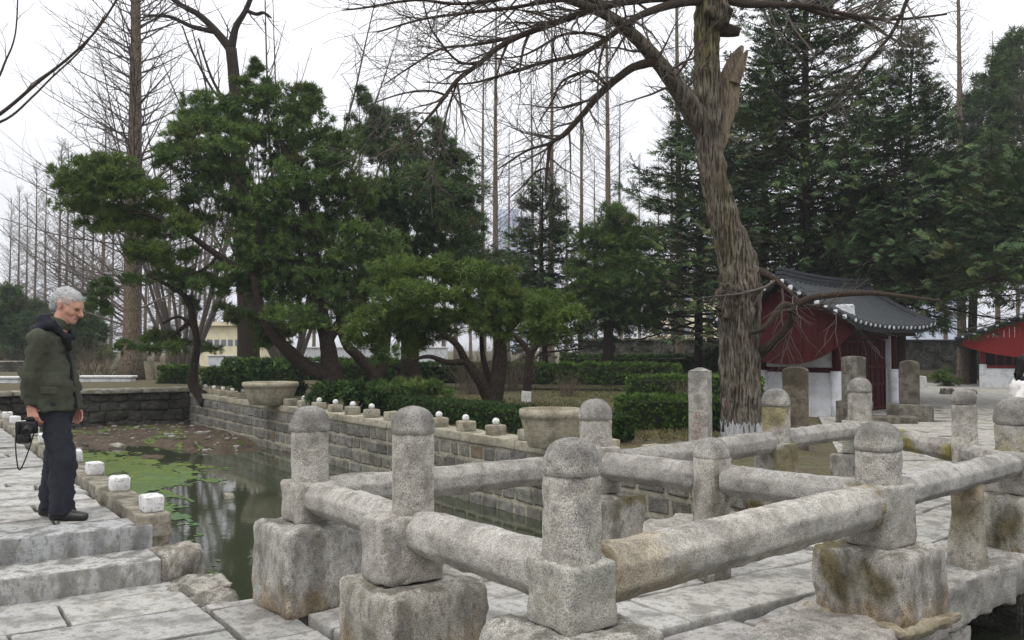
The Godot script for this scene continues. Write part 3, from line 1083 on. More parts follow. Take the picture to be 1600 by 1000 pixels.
# one domed post: dimensions in metres, y of the tops
func post(key: String, px: float, d: float, top_px: float, half: float, label: String, has_base := true, block_top := 0.73, block_low := 0.455, base_w := 0.57, dome := true, deck := 0.0, mossy := 2.0) -> void:
	var p := W(px, 600, d)
	var top := W(px, top_px, d).y
	p.y = 0.0
	posts[key] = p
	var sd := int(px)
	var t := thing("railing_post", label, "stone post", p, TH + rf(-0.05, 0.05), "domed posts of the bridge railing")
	var stain := Color(0.52, 0.52, 0.53)
	var neck := top - half * 1.32
	if dome:
		var cap := []
		for q in [[0.0, 0.93], [0.03, 1.03], [0.2, 1.07], [0.42, 1.03], [0.62, 0.94], [0.78, 0.8], [0.9, 0.6], [0.97, 0.36], [1.0, 0.1]]:
			cap.append([neck + q[0] * (top - neck), half * q[1], half * q[1], 0.8])
		obj("dome", prism(cap, 40, 0.009, 7.0, sd, Color(1.0, 1.0, 1.0), stain, neck + (top - neck) * rf(0.25, 0.6)), M.granite, t)
	else:
		obj("cap", prism([[neck + 0.02, half * 0.98, half * 0.98, 0.5], [neck + 0.06, half * 1.04, half * 1.04, 0.5], [top - 0.07, half * 1.03, half * 1.03, 0.5], [top - 0.02, half * 0.9, half * 0.9, 0.6], [top, half * 0.6, half * 0.6, 0.8]], 32, 0.015, 6.0, sd, Color.WHITE, stain, neck + 0.05), M.granite, t)
	var sh := even(block_top - 0.04, neck - 0.012, 9, half, half, 0.12)
	sh.append([neck + 0.004, half * 0.93, half * 0.93, 0.4])
	obj("shaft", prism(sh, 48, 0.008, 7.0, sd + 1, Color(1.0, 0.99, 0.97), stain, 99.0, Color(0.62, 0.58, 0.36), mossy), M.granite, t)
	if has_base:
		var bw := half * 2.0 * 1.16
		obj("socket_block", rough(Vector3(bw, block_top - block_low, bw), 0.022, 0.045, 0.016, 5.0, sd + 2, shade(0.95, 1.04), Color(0.5, 0.46, 0.3), mossy), M.granite, t, Vector3(0, (block_top + block_low) * 0.5, 0))
		var o := obj("plinth", rough(Vector3(base_w, block_low - deck + 0.03, base_w), 0.05, 0.045, 0.03, 4.0, sd + 3, shade(0.92, 1.02), Color(0.42, 0.38, 0.24), mossy, Color(0.92, 0.78, 0.60)), M.granite_dark, t, Vector3(0, (block_low + deck - 0.03) * 0.5, 0))
		o.rotation.y = rf(-0.06, 0.06)
	else:
		obj("foot", prism(even(deck - 0.02, block_top, 7, half * 1.06, half * 1.06, 0.2), 32, 0.018, 4.0, sd + 2, Color(0.97, 0.96, 0.93), stain, 99.0, Color(0.45, 0.41, 0.26), mossy), M.granite_dark, t)


func rail(a: String, b: String, label: String, hh: float, ww: float, ya: float, yb: float, tint := Color.WHITE, moss_at := 2.0, round_ := 0.18, end_a := 0.1, end_b := 0.1, m: Material = null, end_tint := Color.WHITE, end_len := 0.0) -> void:
	var h := hh * 0.95
	var w := ww * 0.95
	var pa: Vector3 = posts[a]
	var pb: Vector3 = posts[b]
	var dir := (pb - pa).normalized()
	pa += dir * end_a + Vector3.UP * (ya - h * 0.5)
	pb -= dir * end_b - Vector3.UP * (yb - h * 0.5)
	var L := (pb - pa).length()
	var y := (pb - pa).normalized()
	var x := y.cross(Vector3.UP).normalized()   # across
	var z := x.cross(y)                          # up
	var rings := [[0.0, w * 0.40, h * 0.40, round_], [0.012, w * 0.5, h * 0.5, round_]]
	var cnt := int(L / 0.07)
	for i in range(1, cnt):
		rings.append([L * i / cnt, w * 0.5, h * 0.5, round_])
	rings.append([L - 0.012, w * 0.5, h * 0.5, round_])
	rings.append([L, w * 0.40, h * 0.40, round_])
	var o := obj("stone_rail", prism(rings, 48, 0.013, 4.5, int(L * 1000), tint, end_tint, L - end_len if end_len > 0.0 else 99.0, Color(0.62, 0.57, 0.22), moss_at), m if m else M.granite, self, pa, Basis(x, y, z) * Basis(Vector3.UP, PI / 8.0))
	tag(o, label, "stone rail", "stone rails of the bridge railing")


func build_bridge() -> void:
	var br := thing("stone_bridge", "low old stone slab bridge across the stream under the railings", "bridge", Vector3.ZERO, TH)
	# deck slabs in long courses, the outer ones thicker beams with broken edges
	for c in [[3.5, 0.52], [4.04, 0.58], [4.64, 0.5], [5.16, 0.4]]:
		var s := 2.08
		while s < 9.6:
			var l := rf(1.4, 2.3)
			if s + l > 8.9:
				l = 9.9 - s
			var mid := s + l * 0.5
			var off := 0.19 * maxf(0.0, mid - 4.8)
			var o := obj("deck_slab", rough(Vector3(l - 0.025, 0.22, c[1] - 0.02), 0.022, 0.10, 0.018, 3.0, int(mid * 100 + c[0] * 7), shade(0.78, 1.06)), M.pave, br, Vector3(mid, -0.095 + rf(-0.012, 0.015), -(c[0] + c[1] * 0.5 - 0.26 + off)))
			o.rotation.y = 0.17 if mid > 5.2 else 0.0
			s += l
	# edge beams
	for e in [[[1.9, 2.97], [4.05, 3.06]], [[4.07, 3.17], [5.62, 3.60]], [[5.64, 3.64], [7.5, 3.84]], [[7.5, 3.84], [9.6, 4.2]], [[2.0, 5.66], [4.4, 5.66]], [[4.42, 5.7], [7.2, 6.1]], [[7.2, 6.1], [9.7, 6.7]]]:
		var a := Vector2(e[0][0], -e[0][1])
		var b := Vector2(e[1][0], -e[1][1])
		var o := obj("edge_beam", rough(Vector3((b - a).length() - 0.01, 0.30, 0.66), 0.035, 0.06, 0.045, 4.0, int(e[0][0] * 77 + e[0][1]), shade(0.92, 1.08)), M.granite, br, Vector3((a.x + b.x) * 0.5, -0.115, (a.y + b.y) * 0.5))
		o.rotation.y = -atan2(b.y - a.y, b.x - a.x)
	for p in [[3.9, 3.1], [6.05, 3.62], [3.9, 5.5], [6.1, 5.75], [3.9, 4.2], [6.1, 4.6]]:
		obj("pier", rough(Vector3(0.42, 1.0, 0.46), 0.06, 0.08, 0.08, 3.0, int(p[0] * 100 + p[1]), shade(0.95, 1.05)), M.granite, br, Vector3(p[0], -0.78, -p[1]))
	var sk := Geo.new()
	sk.box(Vector3(7.1, -1.2, -6.6), Vector3(9.8, -0.2, -3.5))
	obj("abutment", sk.mesh(), M.rubble, br)

	post("p1", 485, 5.85, 634, 0.122, "domed post at the far left corner of the railing, by the pond", true, 0.775, 0.52, 0.56)
	post("p2", 646, 4.86, 634, 0.112, "tall domed post in the middle of the near left railing, second from the pond", true, 0.745, 0.40, 0.60)
	post("p3", 893, 3.87, 683, 0.121, "domed post nearest the viewer, at the near corner of the railing", true, 0.735, 0.455, 0.58)
	post("p5", 1371, 5.6, 658, 0.136, "stout domed post on a mossy plinth where three rails meet, right of the nearest post", true, 0.80, 0.42, 0.59, true, 0.0, 0.12)
	post("p930", 930, 7.15, 623, 0.126, "domed post with an ochre lichen patch in front of the stone tub", true, 0.86, 0.49, 0.57, true, 0.0, 0.1)
	post("p1110", 1111, 6.38, 683, 0.118, "squat domed post in the middle of the cross railing, standing on the deck", false, 0.86, 0.45, 0.5, true)
	post("p1212", 1212, 8.8, 607, 0.13, "tapering lichened post beside the big bare trunk", true, 0.72, 0.35, 0.6, true, 0.0, 0.05)
	post("p1343", 1343, 10.4, 590, 0.128, "round topped post in front of the shrine door", true, 0.8, 0.42, 0.5)
	post("p1505", 1506, 8.6, 609, 0.112, "slim flat topped post in the far cross railing, before the white wall", false, 0.8, 0.4, 0.5, false)
	post("p1580", 1589, 7.4, 620, 0.17, "broad domed post at the right edge of the picture", true, 0.80, 0.45, 0.66, true, 0.0, 0.2)
	rail("p1", "p2", "stone rail between the corner post by the pond and the tall middle post", 0.215, 0.23, 0.78, 0.775)
	rail("p2", "p3", "thick stone rail with a dark band running up to the nearest post", 0.25, 0.25, 0.775, 0.775)
	rail("p5", "p3", "long thick stone rail with an ochre broken end beside the nearest post", 0.27, 0.27, 0.80, 0.765, Color(1.03, 1.02, 1.0), 2.0, 0.06, 0.1, 0.1, null, Color(0.90, 0.82, 0.67), 0.5)
	rail("p5", "p1580", "stone rail from the mossy plinth post to the right edge", 0.2, 0.22, 0.80, 0.80, Color(0.9, 0.91, 0.93), 2.0, 0.08)
	rail("p930", "p1110", "left half of the cross railing, behind the nearest post", 0.23, 0.23, 0.825, 0.815, Color(0.84, 0.84, 0.85), 2.0, 0.3)
	rail("p1110", "p5", "right half of the cross railing, ending at the post with mossy plinth", 0.23, 0.23, 0.82, 0.81, Color(0.84, 0.84, 0.85), 2.0, 0.3)
	rail("p1", "p930", "long rail along the pond side, left of the lichened post", 0.22, 0.22, 0.79, 0.81, Color(0.86, 0.86, 0.86), 2.0, 0.1)
	rail("p930", "p1212", "grey stone rail leading to the tapering post by the bare trunk", 0.22, 0.24, 0.80, 0.83, Color(0.76, 0.76, 0.76), 2.0, 0.2)
	rail("p1212", "p1343", "stone rail between the tapering post and the post before the shrine door", 0.2, 0.22, 0.83, 0.80, Color(0.86, 0.86, 0.86), 2.0, 0.15)
	rail("p1343", "p1505", "stone rail with yellow moss in the far cross railing", 0.22, 0.22, 0.79, 0.74, Color(0.85, 0.85, 0.84), -0.05, 0.1)
	rail("p1505", "p1580", "short stone rail beside the post at the right edge", 0.2, 0.2, 0.74, 0.74, Color(0.88, 0.88, 0.88), 2.0, 0.15)
	# cradle stone under the rails at the middle post, stub under the right rail
	var cr := obj("cradle_block", rough(Vector3(0.20, 0.36, 0.30), 0.05, 0.05, 0.03, 5.0, 61, Color(0.96, 0.95, 0.94)), M.granite, self, posts["p2"] + NS * -0.14 + NT * 0.03 + Vector3.UP * 0.57)
	cr.rotation.y = TH
	tag(cr, "rounded block clasping the rail joint under the tall middle post", "stone block")
	var sp := W(1511, 800, 6.69)
	var sb := obj("rail_stub", prism([[-0.03, 0.155, 0.155, 0.6], [0.02, 0.14, 0.14, 0.6], [0.2, 0.128, 0.128, 0.6], [0.4, 0.118, 0.118, 0.6], [0.58, 0.108, 0.108, 0.6], [0.64, 0.1, 0.1, 0.6]], 32, 0.03, 5.0, 63, Color(0.95, 0.92, 0.86), Color(0.86, 0.72, 0.55), 0.5, Color(0.5, 0.47, 0.33), 0.05), M.granite, self, Vector3(sp.x, 0.0, sp.z))
	tag(sb, "short round stone stub propping up the right rail", "stone stub")
	# mortar skirts
	for k in ["p5"]:
		var ms := obj("mortar_skirt", rough(Vector3(0.70, 0.09, 0.70), 0.045, 0.05, 0.05, 5.0, 70, Color(0.80, 0.75, 0.68)), M.mortar, self, posts[k] + Vector3.UP * -0.005)
		ms.rotation.y = TH
		tag(ms, "ochre mortar round the foot of " + ("the mossy plinth post" if k == "p5" else "the corner post by the pond"), "mortar")
	for c in [["p3", "p5", 0.13, 0.66, "mortar ring at the broken end of the long thick rail"], ["p5", "p3", 0.155, 0.67, "ochre mortar ring between the long rail and the mossy plinth post"]]:
		var dirv: Vector3 = (posts[c[1]] - posts[c[0]]).normalized()
		var o := obj("mortar_ring", prism([[0.0, 0.11, 0.11, 0.3], [0.015, 0.128, 0.128, 0.3], [0.035, 0.128, 0.128, 0.3], [0.05, 0.11, 0.11, 0.3]], 24, 0.012, 8.0, int(c[2] * 1000), Color(0.86, 0.76, 0.64)), M.mortar, self, posts[c[0]] + dirv * c[2] + Vector3.UP * c[3], Basis(dirv.cross(Vector3.UP), dirv, dirv.cross(Vector3.UP).cross(dirv)))
		tag(o, c[4], "mortar")


# ---------------------------------------------------------------- trees and plants
var sprigs := {}


func make_sprigs() -> void:
	# juniper tufts, flat spruce sprays, hedge leaves: a few tones each
	var tones := {
		"juniper": [Color(0.073, 0.123, 0.033), Color(0.090, 0.148, 0.039), Color(0.061, 0.103, 0.031), Color(0.112, 0.171, 0.042), Color(0.104, 0.108, 0.041)],
		"dark": [Color(0.056, 0.096, 0.035), Color(0.071, 0.116, 0.039), Color(0.046, 0.080, 0.031), Color(0.085, 0.132, 0.040), Color(0.088, 0.089, 0.040)],
		"light": [Color(0.084, 0.130, 0.029), Color(0.103, 0.155, 0.034), Color(0.067, 0.106, 0.027), Color(0.121, 0.174, 0.037), Color(0.092, 0.110, 0.033)],
		"spruce": [Color(0.058, 0.094, 0.041), Color(0.070, 0.113, 0.045), Color(0.048, 0.078, 0.035), Color(0.086, 0.128, 0.043), Color(0.096, 0.103, 0.045)],
		"hedge": [Color(0.065, 0.120, 0.022), Color(0.082, 0.146, 0.028), Color(0.047, 0.090, 0.019), Color(0.107, 0.176, 0.036), Color(0.056, 0.095, 0.022)],
		"box": [Color(0.030, 0.064, 0.018), Color(0.040, 0.080, 0.020), Color(0.024, 0.050, 0.016), Color(0.055, 0.098, 0.026), Color(0.045, 0.06, 0.022)],
	}
	for kind in tones:
		var list := []
		for tone in 5:
			var g := Geo.new()
			var col: Color = tones[kind][tone]
			if kind == "spruce":
				# a spray of twigs lying along +y, flat in xy, needles to both sides
				for k in 22:
					var y := rf(0.0, 0.85)
					var sd := -1.0 if k % 2 else 1.0
					var l := (1.0 - y * 0.75) * rf(0.3, 0.55)
					var dirv := Vector3(sd * rf(0.55, 0.95), rf(0.45, 0.9), rf(-0.4, 0.25)).normalized()
					var b := Vector3(0, y, 0)
					var w := dirv.cross(Vector3(0, 0, 1)).normalized() * rf(0.028, 0.05)
					var c := col * rf(0.7, 1.3)
					c.a = 1.0
					g.tri(b - w, b + dirv * l, b + w, c)
			else:
				var leafy: bool = kind in ["hedge", "box"]
				for k in (14 if leafy else 24):
					var dirv := Vector3(rf(-1, 1), rf(-0.2, 1.5), rf(-1, 1)).normalized()
					var b := Vector3(rf(-0.16, 0.16), rf(0.0, 0.35), rf(-0.16, 0.16))
					var l := rf(0.35, 0.75)
					var w := dirv.cross(rdir()).normalized() * (rf(0.09, 0.16) if leafy else rf(0.026, 0.05))
					var c := col * rf(0.7, 1.3)
					c.a = 1.0
					g.tri(b - w, b + dirv * l, b + w, c)
			list.append(g.mesh())
		sprigs[kind] = list


func aim(up: Vector3, spin: float) -> Basis:
	var y := up.normalized()
	var x := y.cross(Vector3(0.23, 0.1, 0.97)).normalized()
	return Basis(x, y, x.cross(y)) * Basis(Vector3.UP, spin)


# leaf tufts filling uneven clumps: each pad is [centre, radii, sub-clumps]
func foliage(parent: Node3D, called: String, pads: Array, kind: String, per: int, size: float, sub := 0.34) -> void:
	var st := SurfaceTool.new()
	st.begin(Mesh.PRIMITIVE_TRIANGLES)
	var list: Array = sprigs[kind]
	for p in pads:
		for i in p[2]:
			var dv := rdir()
			var c: Vector3 = p[0] + dv * p[1] * pow(rng.randf(), 0.45)
			var r := minf(p[1].x, p[1].y * 1.5) * sub * rf(0.5, 1.95)
			var tone := rng.randi() % 5
			if tone == 4 and rng.randf() < 0.55:
				tone = 2
			for k in per:
				var d := rdir()
				d.y = absf(d.y) * 1.0 - 0.25 if rng.randf() < 0.7 else d.y
				var pos := c + d * Vector3(1.25, 0.7, 1.25) * r * pow(rng.randf(), 0.4)
				var up := (d * 0.8 + dv * 0.4 + Vector3(rf(-0.5, 0.5), rf(0.0, 0.9), rf(-0.5, 0.5)))
				var b := aim(up, rf(0, TAU)).scaled(Vector3.ONE * size * rf(0.65, 1.35))
				st.append_from(list[tone if rng.randf() < 0.6 else rng.randi() % 4], 0, Transform3D(b, pos))
	var o := obj(called, st.commit(), M.leaf, parent)
	o.set_meta("kind", "stuff")


func pads_px(list: Array, d: float, spread: float, dens := 1.0) -> Array:
	var r := []
	for q in list:
		var dd := d + rf(-spread, spread)
		var k := dd / FOCAL
		var rx: float = q[2] * k
		var ry: float = q[3] * k
		r.append([W(q[0], q[1], dd), Vector3(rx, ry, clampf(rx, 0.5, 1.8)), maxi(4, int(q[2] * q[3] / 115.0 * dens))])
	return r


func bark_tint(_p: Vector3, _n: Vector3) -> Color:
	return Color.WHITE


func trace(list: Array, d: float) -> Array:
	var pts := []
	var rad := []
	for q in list:
		var dd: float = d + (q[3] if q.size() > 3 else 0.0)
		pts.append(W(q[0], q[1], dd))
		rad.append(q[2] * 0.5 * dd / FOCAL)
	return [pts, rad]


func limb_mesh(list: Array, d: float, sides := 8, amp := 0.03, sd := 1) -> ArrayMesh:
	var tr := trace(list, d)
	var sp := smooth_path(tr[0], tr[1], 6)
	var g := Geo.new()
	limb(g, sp[0], sp[1], sides, amp, fnl(sd, 1.0, 3), bark_tint)
	return g.mesh(true)


# bare twigs growing from a path, in two or three orders
func twigs(g: Geo, pts: PackedVector3Array, rad: PackedFloat32Array, each: float, len0: float, order: int, col: Color, up := 0.15, from := 0.15, least := 0.0028) -> void:
	var total := 0.0
	for i in pts.size() - 1:
		total += pts[i].distance_to(pts[i + 1])
	var run := 0.0
	var next := total * from
	for i in pts.size() - 1:
		var sl := pts[i].distance_to(pts[i + 1])
		var dir := (pts[i + 1] - pts[i]).normalized()
		while next < run + sl:
			var f := (next - run) / maxf(sl, 1e-5)
			var p := pts[i].lerp(pts[i + 1], f)
			var r := lerpf(rad[i], rad[i + 1], f)
			var at := next / total
			var side := dir.cross(rdir()).normalized()
			var d := (side * rf(0.6, 1.0) + dir * rf(0.5, 1.0) + Vector3.UP * up).normalized()
			var l := len0 * rf(0.45, 1.2) * (1.0 - at * 0.55)
			var np := PackedVector3Array([p])
			var nr := PackedFloat32Array([minf(r * 0.6, 0.009 + l * 0.012)])
			var seg := maxi(3, int(l / 0.22))
			seg = mini(seg, 7)
			var q := p
			for k in seg:
				d = (d + rdir() * 0.26 + Vector3.UP * up * 0.3).normalized()
				q += d * l / seg
				np.append(q)
				nr.append(maxf(nr[0] * (1.0 - 0.85 * (k + 1.0) / seg), maxf(least, 0.0028)))
			g.tube(np, nr, 4 if nr[0] > 0.012 else 3, col)
			if order > 1:
				twigs(g, np, nr, each * 0.75, len0 * 0.5, order - 1, col, up, 0.2)
			next += each * rf(0.5, 1.5)
		run += sl


func seg_path(p: Vector3, d: Vector3, l: float, r: float, seg: int, wob: float, up: float) -> Array:
	var np := PackedVector3Array([p])
	var nr := PackedFloat32Array([r])
	for k in seg:
		d = (d + rdir() * wob + Vector3.UP * up).normalized()
		p += d * l / seg
		np.append(p)
		nr.append(maxf(r * (1.0 - 0.88 * (k + 1.0) / seg), 0.003))
	return [np, nr]


# tall straight bare conifer: trunk with fine ascending branches
func make_metasequoia(sd: int, h: float, r: float, low: float, reach: float, n: int, fine: int, label: String, group := "", least := 0.0) -> Node3D:
	rng.seed = sd
	var t := thing("bare_conifer", label, "tree", Vector3.ZERO, 0.0, group)
	var g := Geo.new()
	var pts := PackedVector3Array()
	var rad := PackedFloat32Array()
	for i in 25:
		var f := i / 24.0
		pts.append(Vector3(sin(f * 5.0 + sd) * 0.05, h * f - 0.15, cos(f * 4.0 + sd) * 0.05))
		rad.append(r * pow(1.0 - f, 0.85) + 0.012 + r * 0.55 * exp(-f * h / 0.7))
	limb(g, pts, rad, 10, 0.04, fnl(sd, 1.0), bark_tint)
	obj("trunk", g.mesh(true), M.bark_red, t)
	var b := Geo.new()
	for i in n:
		var f := pow((i + rng.randf()) / n, 0.9)
		var y := low + (h * 0.985 - low) * f
		var az := rf(0, TAU)
		var l := reach * (1.0 - f * 0.8) * rf(0.55, 1.1)
		var el := lerpf(0.15, 0.75, f) + rf(-0.15, 0.2)
		var d := Vector3(cos(az) * cos(el), sin(el), sin(az) * cos(el))
		var tr := r * pow(1.0 - y / h, 0.85)
		var sp := seg_path(Vector3(0, y, 0) + d * tr * 0.7, d, l, clampf(l * 0.011, 0.008, 0.035), 6, 0.07, 0.05)
		if least > 0.0:
			for w in sp[1].size():
				sp[1][w] = maxf(sp[1][w], least)
		b.tube(sp[0], sp[1], 4, M.twig.get_meta("tone"))
		if fine > 0:
			twigs(b, sp[0], sp[1], l / fine, l * 0.38, 1, M.twig.get_meta("tone"), 0.12, 0.12, least * 0.8)
	var o := obj("branches", b.mesh(), M.twig, t)
	o.set_meta("kind", "stuff")
	return t


func dup(o: Node3D, at: Vector3, turn: float, scale: float, label: String, group := "") -> Node3D:
	var c: Node3D = o.duplicate()
	c.name = numbered(String(o.name).rstrip("0123456789_"))
	add_child(c)
	c.transform = Transform3D(Basis(Vector3.UP, turn).scaled(Vector3(scale, scale, scale)), at)
	c.set_meta("label", label)
	if group:
		c.set_meta("group", group)
	return c


func ground_at(px: float, d: float) -> Vector3:
	var p := W(px, 600, d)
	p.y = ground_height(p)
	return p


# spruce: trunk, then boughs carrying flat sprays; some boughs are bare
func spruce(label: String, px: float, d: float, h: float, reach: float, low: float, n: int, kind: String, sd: int, lean := Vector3.ZERO, size := 0.42, prof := 0.8, trunk_r := 0.17, thin := 1.0) -> Node3D:
	rng.seed = sd
	var base := ground_at(px, d)
	var t := thing("spruce_tree", label, "tree", base)
	var g := Geo.new()
	var pts := PackedVector3Array()
	var rad := PackedFloat32Array()
	for i in 17:
		var f := i / 16.0
		pts.append(Vector3(sin(f * 4.0 + sd) * 0.08, h * f - 0.1, cos(f * 3.0) * 0.06) + lean * f * f)
		rad.append(trunk_r * pow(1.0 - f, 0.8) + 0.012)
	limb(g, pts, rad, 8, 0.02, fnl(sd, 1.0), bark_tint)
	obj("trunk", g.mesh(true), M.bark_dark, t)
	var bg := Geo.new()
	var st := SurfaceTool.new()
	st.begin(Mesh.PRIMITIVE_TRIANGLES)
	var list: Array = sprigs[kind]
	for i in n:
		var f := (i + rng.randf()) / n
		var y := low + (h - low) * pow(f, 0.95)
		var fi := clampf((y + 0.1) / h * 16.0, 0.0, 15.99)
		var p: Vector3 = pts[int(fi)].lerp(pts[int(fi) + 1], fi - int(fi))
		var az := i * 2.4 + rf(-0.5, 0.5)
		var l := (reach * pow(1.0 - f, prof) + 0.25) * rf(0.55, 1.12)
		var d0 := Vector3(cos(az), rf(-0.25, 0.4) + f * 0.35, sin(az)).normalized()
		var bp := PackedVector3Array([p])
		var br := PackedFloat32Array([clampf(l * 0.016, 0.008, 0.05)])
		var q := p
		var seg := 6
		for k in seg:
			d0 = (d0 + Vector3(rf(-0.12, 0.12), -0.10 + 0.055 * k, rf(-0.12, 0.12))).normalized()
			q += d0 * l / seg
			bp.append(q)
			br.append(br[0] * (1.0 - 0.85 * (k + 1.0) / seg) + 0.003)
		bg.tube(bp, br, 4, Color.WHITE)
		var tone := rng.randi() % 5
		twigs(bg, bp, br, l * 0.10, l * 0.34, 1, Color.WHITE, -0.02, 0.15)
		var cnt := int(l / (0.115 * size / 0.42) * thin * 2.1 * lerpf(0.5, 1.0, smoothstep(0.05, 0.4, f)) * (0.35 if rng.randf() < 0.12 else 1.0))
		for k in cnt:
			var at := pow(rf(0.06, 1.0), 0.75)
			var fk := at * seg
			var k0 := mini(int(fk), seg - 1)
			var c := bp[k0].lerp(bp[k0 + 1], fk - k0)
			var dv := (bp[k0 + 1] - bp[k0]).normalized()
			var sidev := dv.cross(Vector3.UP).normalized()
			var sg := -1.0 if k % 2 else 1.0
			var w := sg * rf(0.05, 0.85) * (1.15 - at) * l * 0.42
			var pos := c + sidev * w + Vector3.UP * (rf(-0.22, 0.10) - absf(w) * 0.15)
			var up := dv * rf(0.4, 1.0) + sidev * sg * rf(0.1, 0.9) + Vector3.UP * rf(-0.55, 0.45)
			var y2 := up.normalized()
			var x2 := y2.cross(Vector3.UP).normalized()
			var b := Basis(x2, y2, x2.cross(y2)) * Basis(Vector3.UP, rf(-1.1, 1.1))
			st.append_from(list[tone if rng.randf() < 0.6 else rng.randi() % 4], 0, Transform3D(b.scaled(Vector3.ONE * size * rf(0.7, 1.3)), pos))
	var bo := obj("boughs", bg.mesh(), M.bark_dark, t)
	bo.set_meta("kind", "stuff")
	var fo := obj("crown", st.commit(), M.leaf, t)
	fo.set_meta("kind", "stuff")
	return t


func world_tree(called: String, label: String) -> Node3D:
	return thing(called, label, "tree")


func hedge(label: String, a: Vector3, b: Vector3, h: float, w: float, kind: String, sd: int, group := "clipped hedges of the garden") -> void:
	rng.seed = sd
	var t := thing("hedge", label, "hedge", a, 0.0, group)
	var st := SurfaceTool.new()
	st.begin(Mesh.PRIMITIVE_TRIANGLES)
	var along := b - a
	along.y = 0
	var L := along.length()
	var dirv := along / L
	var across := dirv.cross(Vector3.UP)
	var list: Array = sprigs[kind]
	var no := fnl(sd, 0.6, 3)
	var dist := -((a + b) * 0.5).z
	var size := clampf(dist * 0.0052, 0.07, 0.17)
	var cnt := int(L * (w + h * 2.0) / (size * size) * 2.1)
	for i in cnt:
		var u := rf(0, L)
		var hh := h * (1.0 + no.get_noise_1d(u * 3.0) * 0.1)
		var face := rng.randf() * (w + 2.0 * hh)
		var pos: Vector3
		var nn: Vector3
		if face < w:
			pos = dirv * u + across * (face - w * 0.5) + Vector3.UP * (hh + rf(-0.06, 0.02))
			nn = Vector3.UP
		else:
			var sg := 1.0 if rng.randf() < 0.5 else -1.0
			var yy := rf(0.02, hh)
			pos = dirv * u + across * sg * (w * 0.5 - rf(0.0, 0.07)) + Vector3.UP * yy
			nn = across * sg + Vector3.UP * 0.4
		var bs := aim(nn + rdir() * 0.6, rf(0, TAU)).scaled(Vector3.ONE * size * rf(0.7, 1.3))
		st.append_from(list[rng.randi() % 5], 0, Transform3D(bs, pos))
	for i in int(w * h / (size * size) * 4.0):
		for e in [0.0, L]:
			var sg: float = -1.0 if e == 0.0 else 1.0
			var pos: Vector3 = dirv * (e + sg * rf(-0.06, 0.05)) + across * rf(-w * 0.5, w * 0.5) + Vector3.UP * rf(0.02, h)
			st.append_from(list[rng.randi() % 5], 0, Transform3D(aim(dirv * sg + rdir() * 0.6 + Vector3.UP * 0.3, rf(0, TAU)).scaled(Vector3.ONE * size * rf(0.7, 1.3)), pos))
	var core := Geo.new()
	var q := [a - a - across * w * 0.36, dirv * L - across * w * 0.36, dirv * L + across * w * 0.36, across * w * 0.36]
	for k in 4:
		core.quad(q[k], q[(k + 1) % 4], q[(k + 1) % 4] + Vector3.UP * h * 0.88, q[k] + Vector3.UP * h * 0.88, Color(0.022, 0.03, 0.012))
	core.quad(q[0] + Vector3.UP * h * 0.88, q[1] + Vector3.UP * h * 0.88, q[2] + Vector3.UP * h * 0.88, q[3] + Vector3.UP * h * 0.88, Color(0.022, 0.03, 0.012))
	obj("foliage", st.commit(), M.leaf, t).set_meta("kind", "stuff")
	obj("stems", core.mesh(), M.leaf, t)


func twig_bush(label: String, px: float, d: float, r: float, h: float, n: int, sd: int, col: Color, called := "bare_bush") -> void:
	rng.seed = sd
	var t := thing(called, label, "bush", ground_at(px, d), 0.0, "leafless bushes")
	var g := Geo.new()
	for i in n:
		var az := rf(0, TAU)
		var out := rf(0.1, 1.0)
		var d0 := Vector3(cos(az) * out * r / h, 1.0, sin(az) * out * r / h).normalized()
		var sp := seg_path(Vector3(cos(az), 0, sin(az)) * r * 0.3 * rng.randf(), d0, h * rf(0.6, 1.1), 0.012, 5, 0.16, 0.04)
		g.tube(sp[0], sp[1], 3, col * rf(0.8, 1.2))
		twigs(g, sp[0], sp[1], h * 0.16, h * 0.4, 1, col * rf(0.8, 1.2), 0.2, 0.2)
	obj("twigs", g.mesh(), M.leaf, t).set_meta("kind", "stuff")


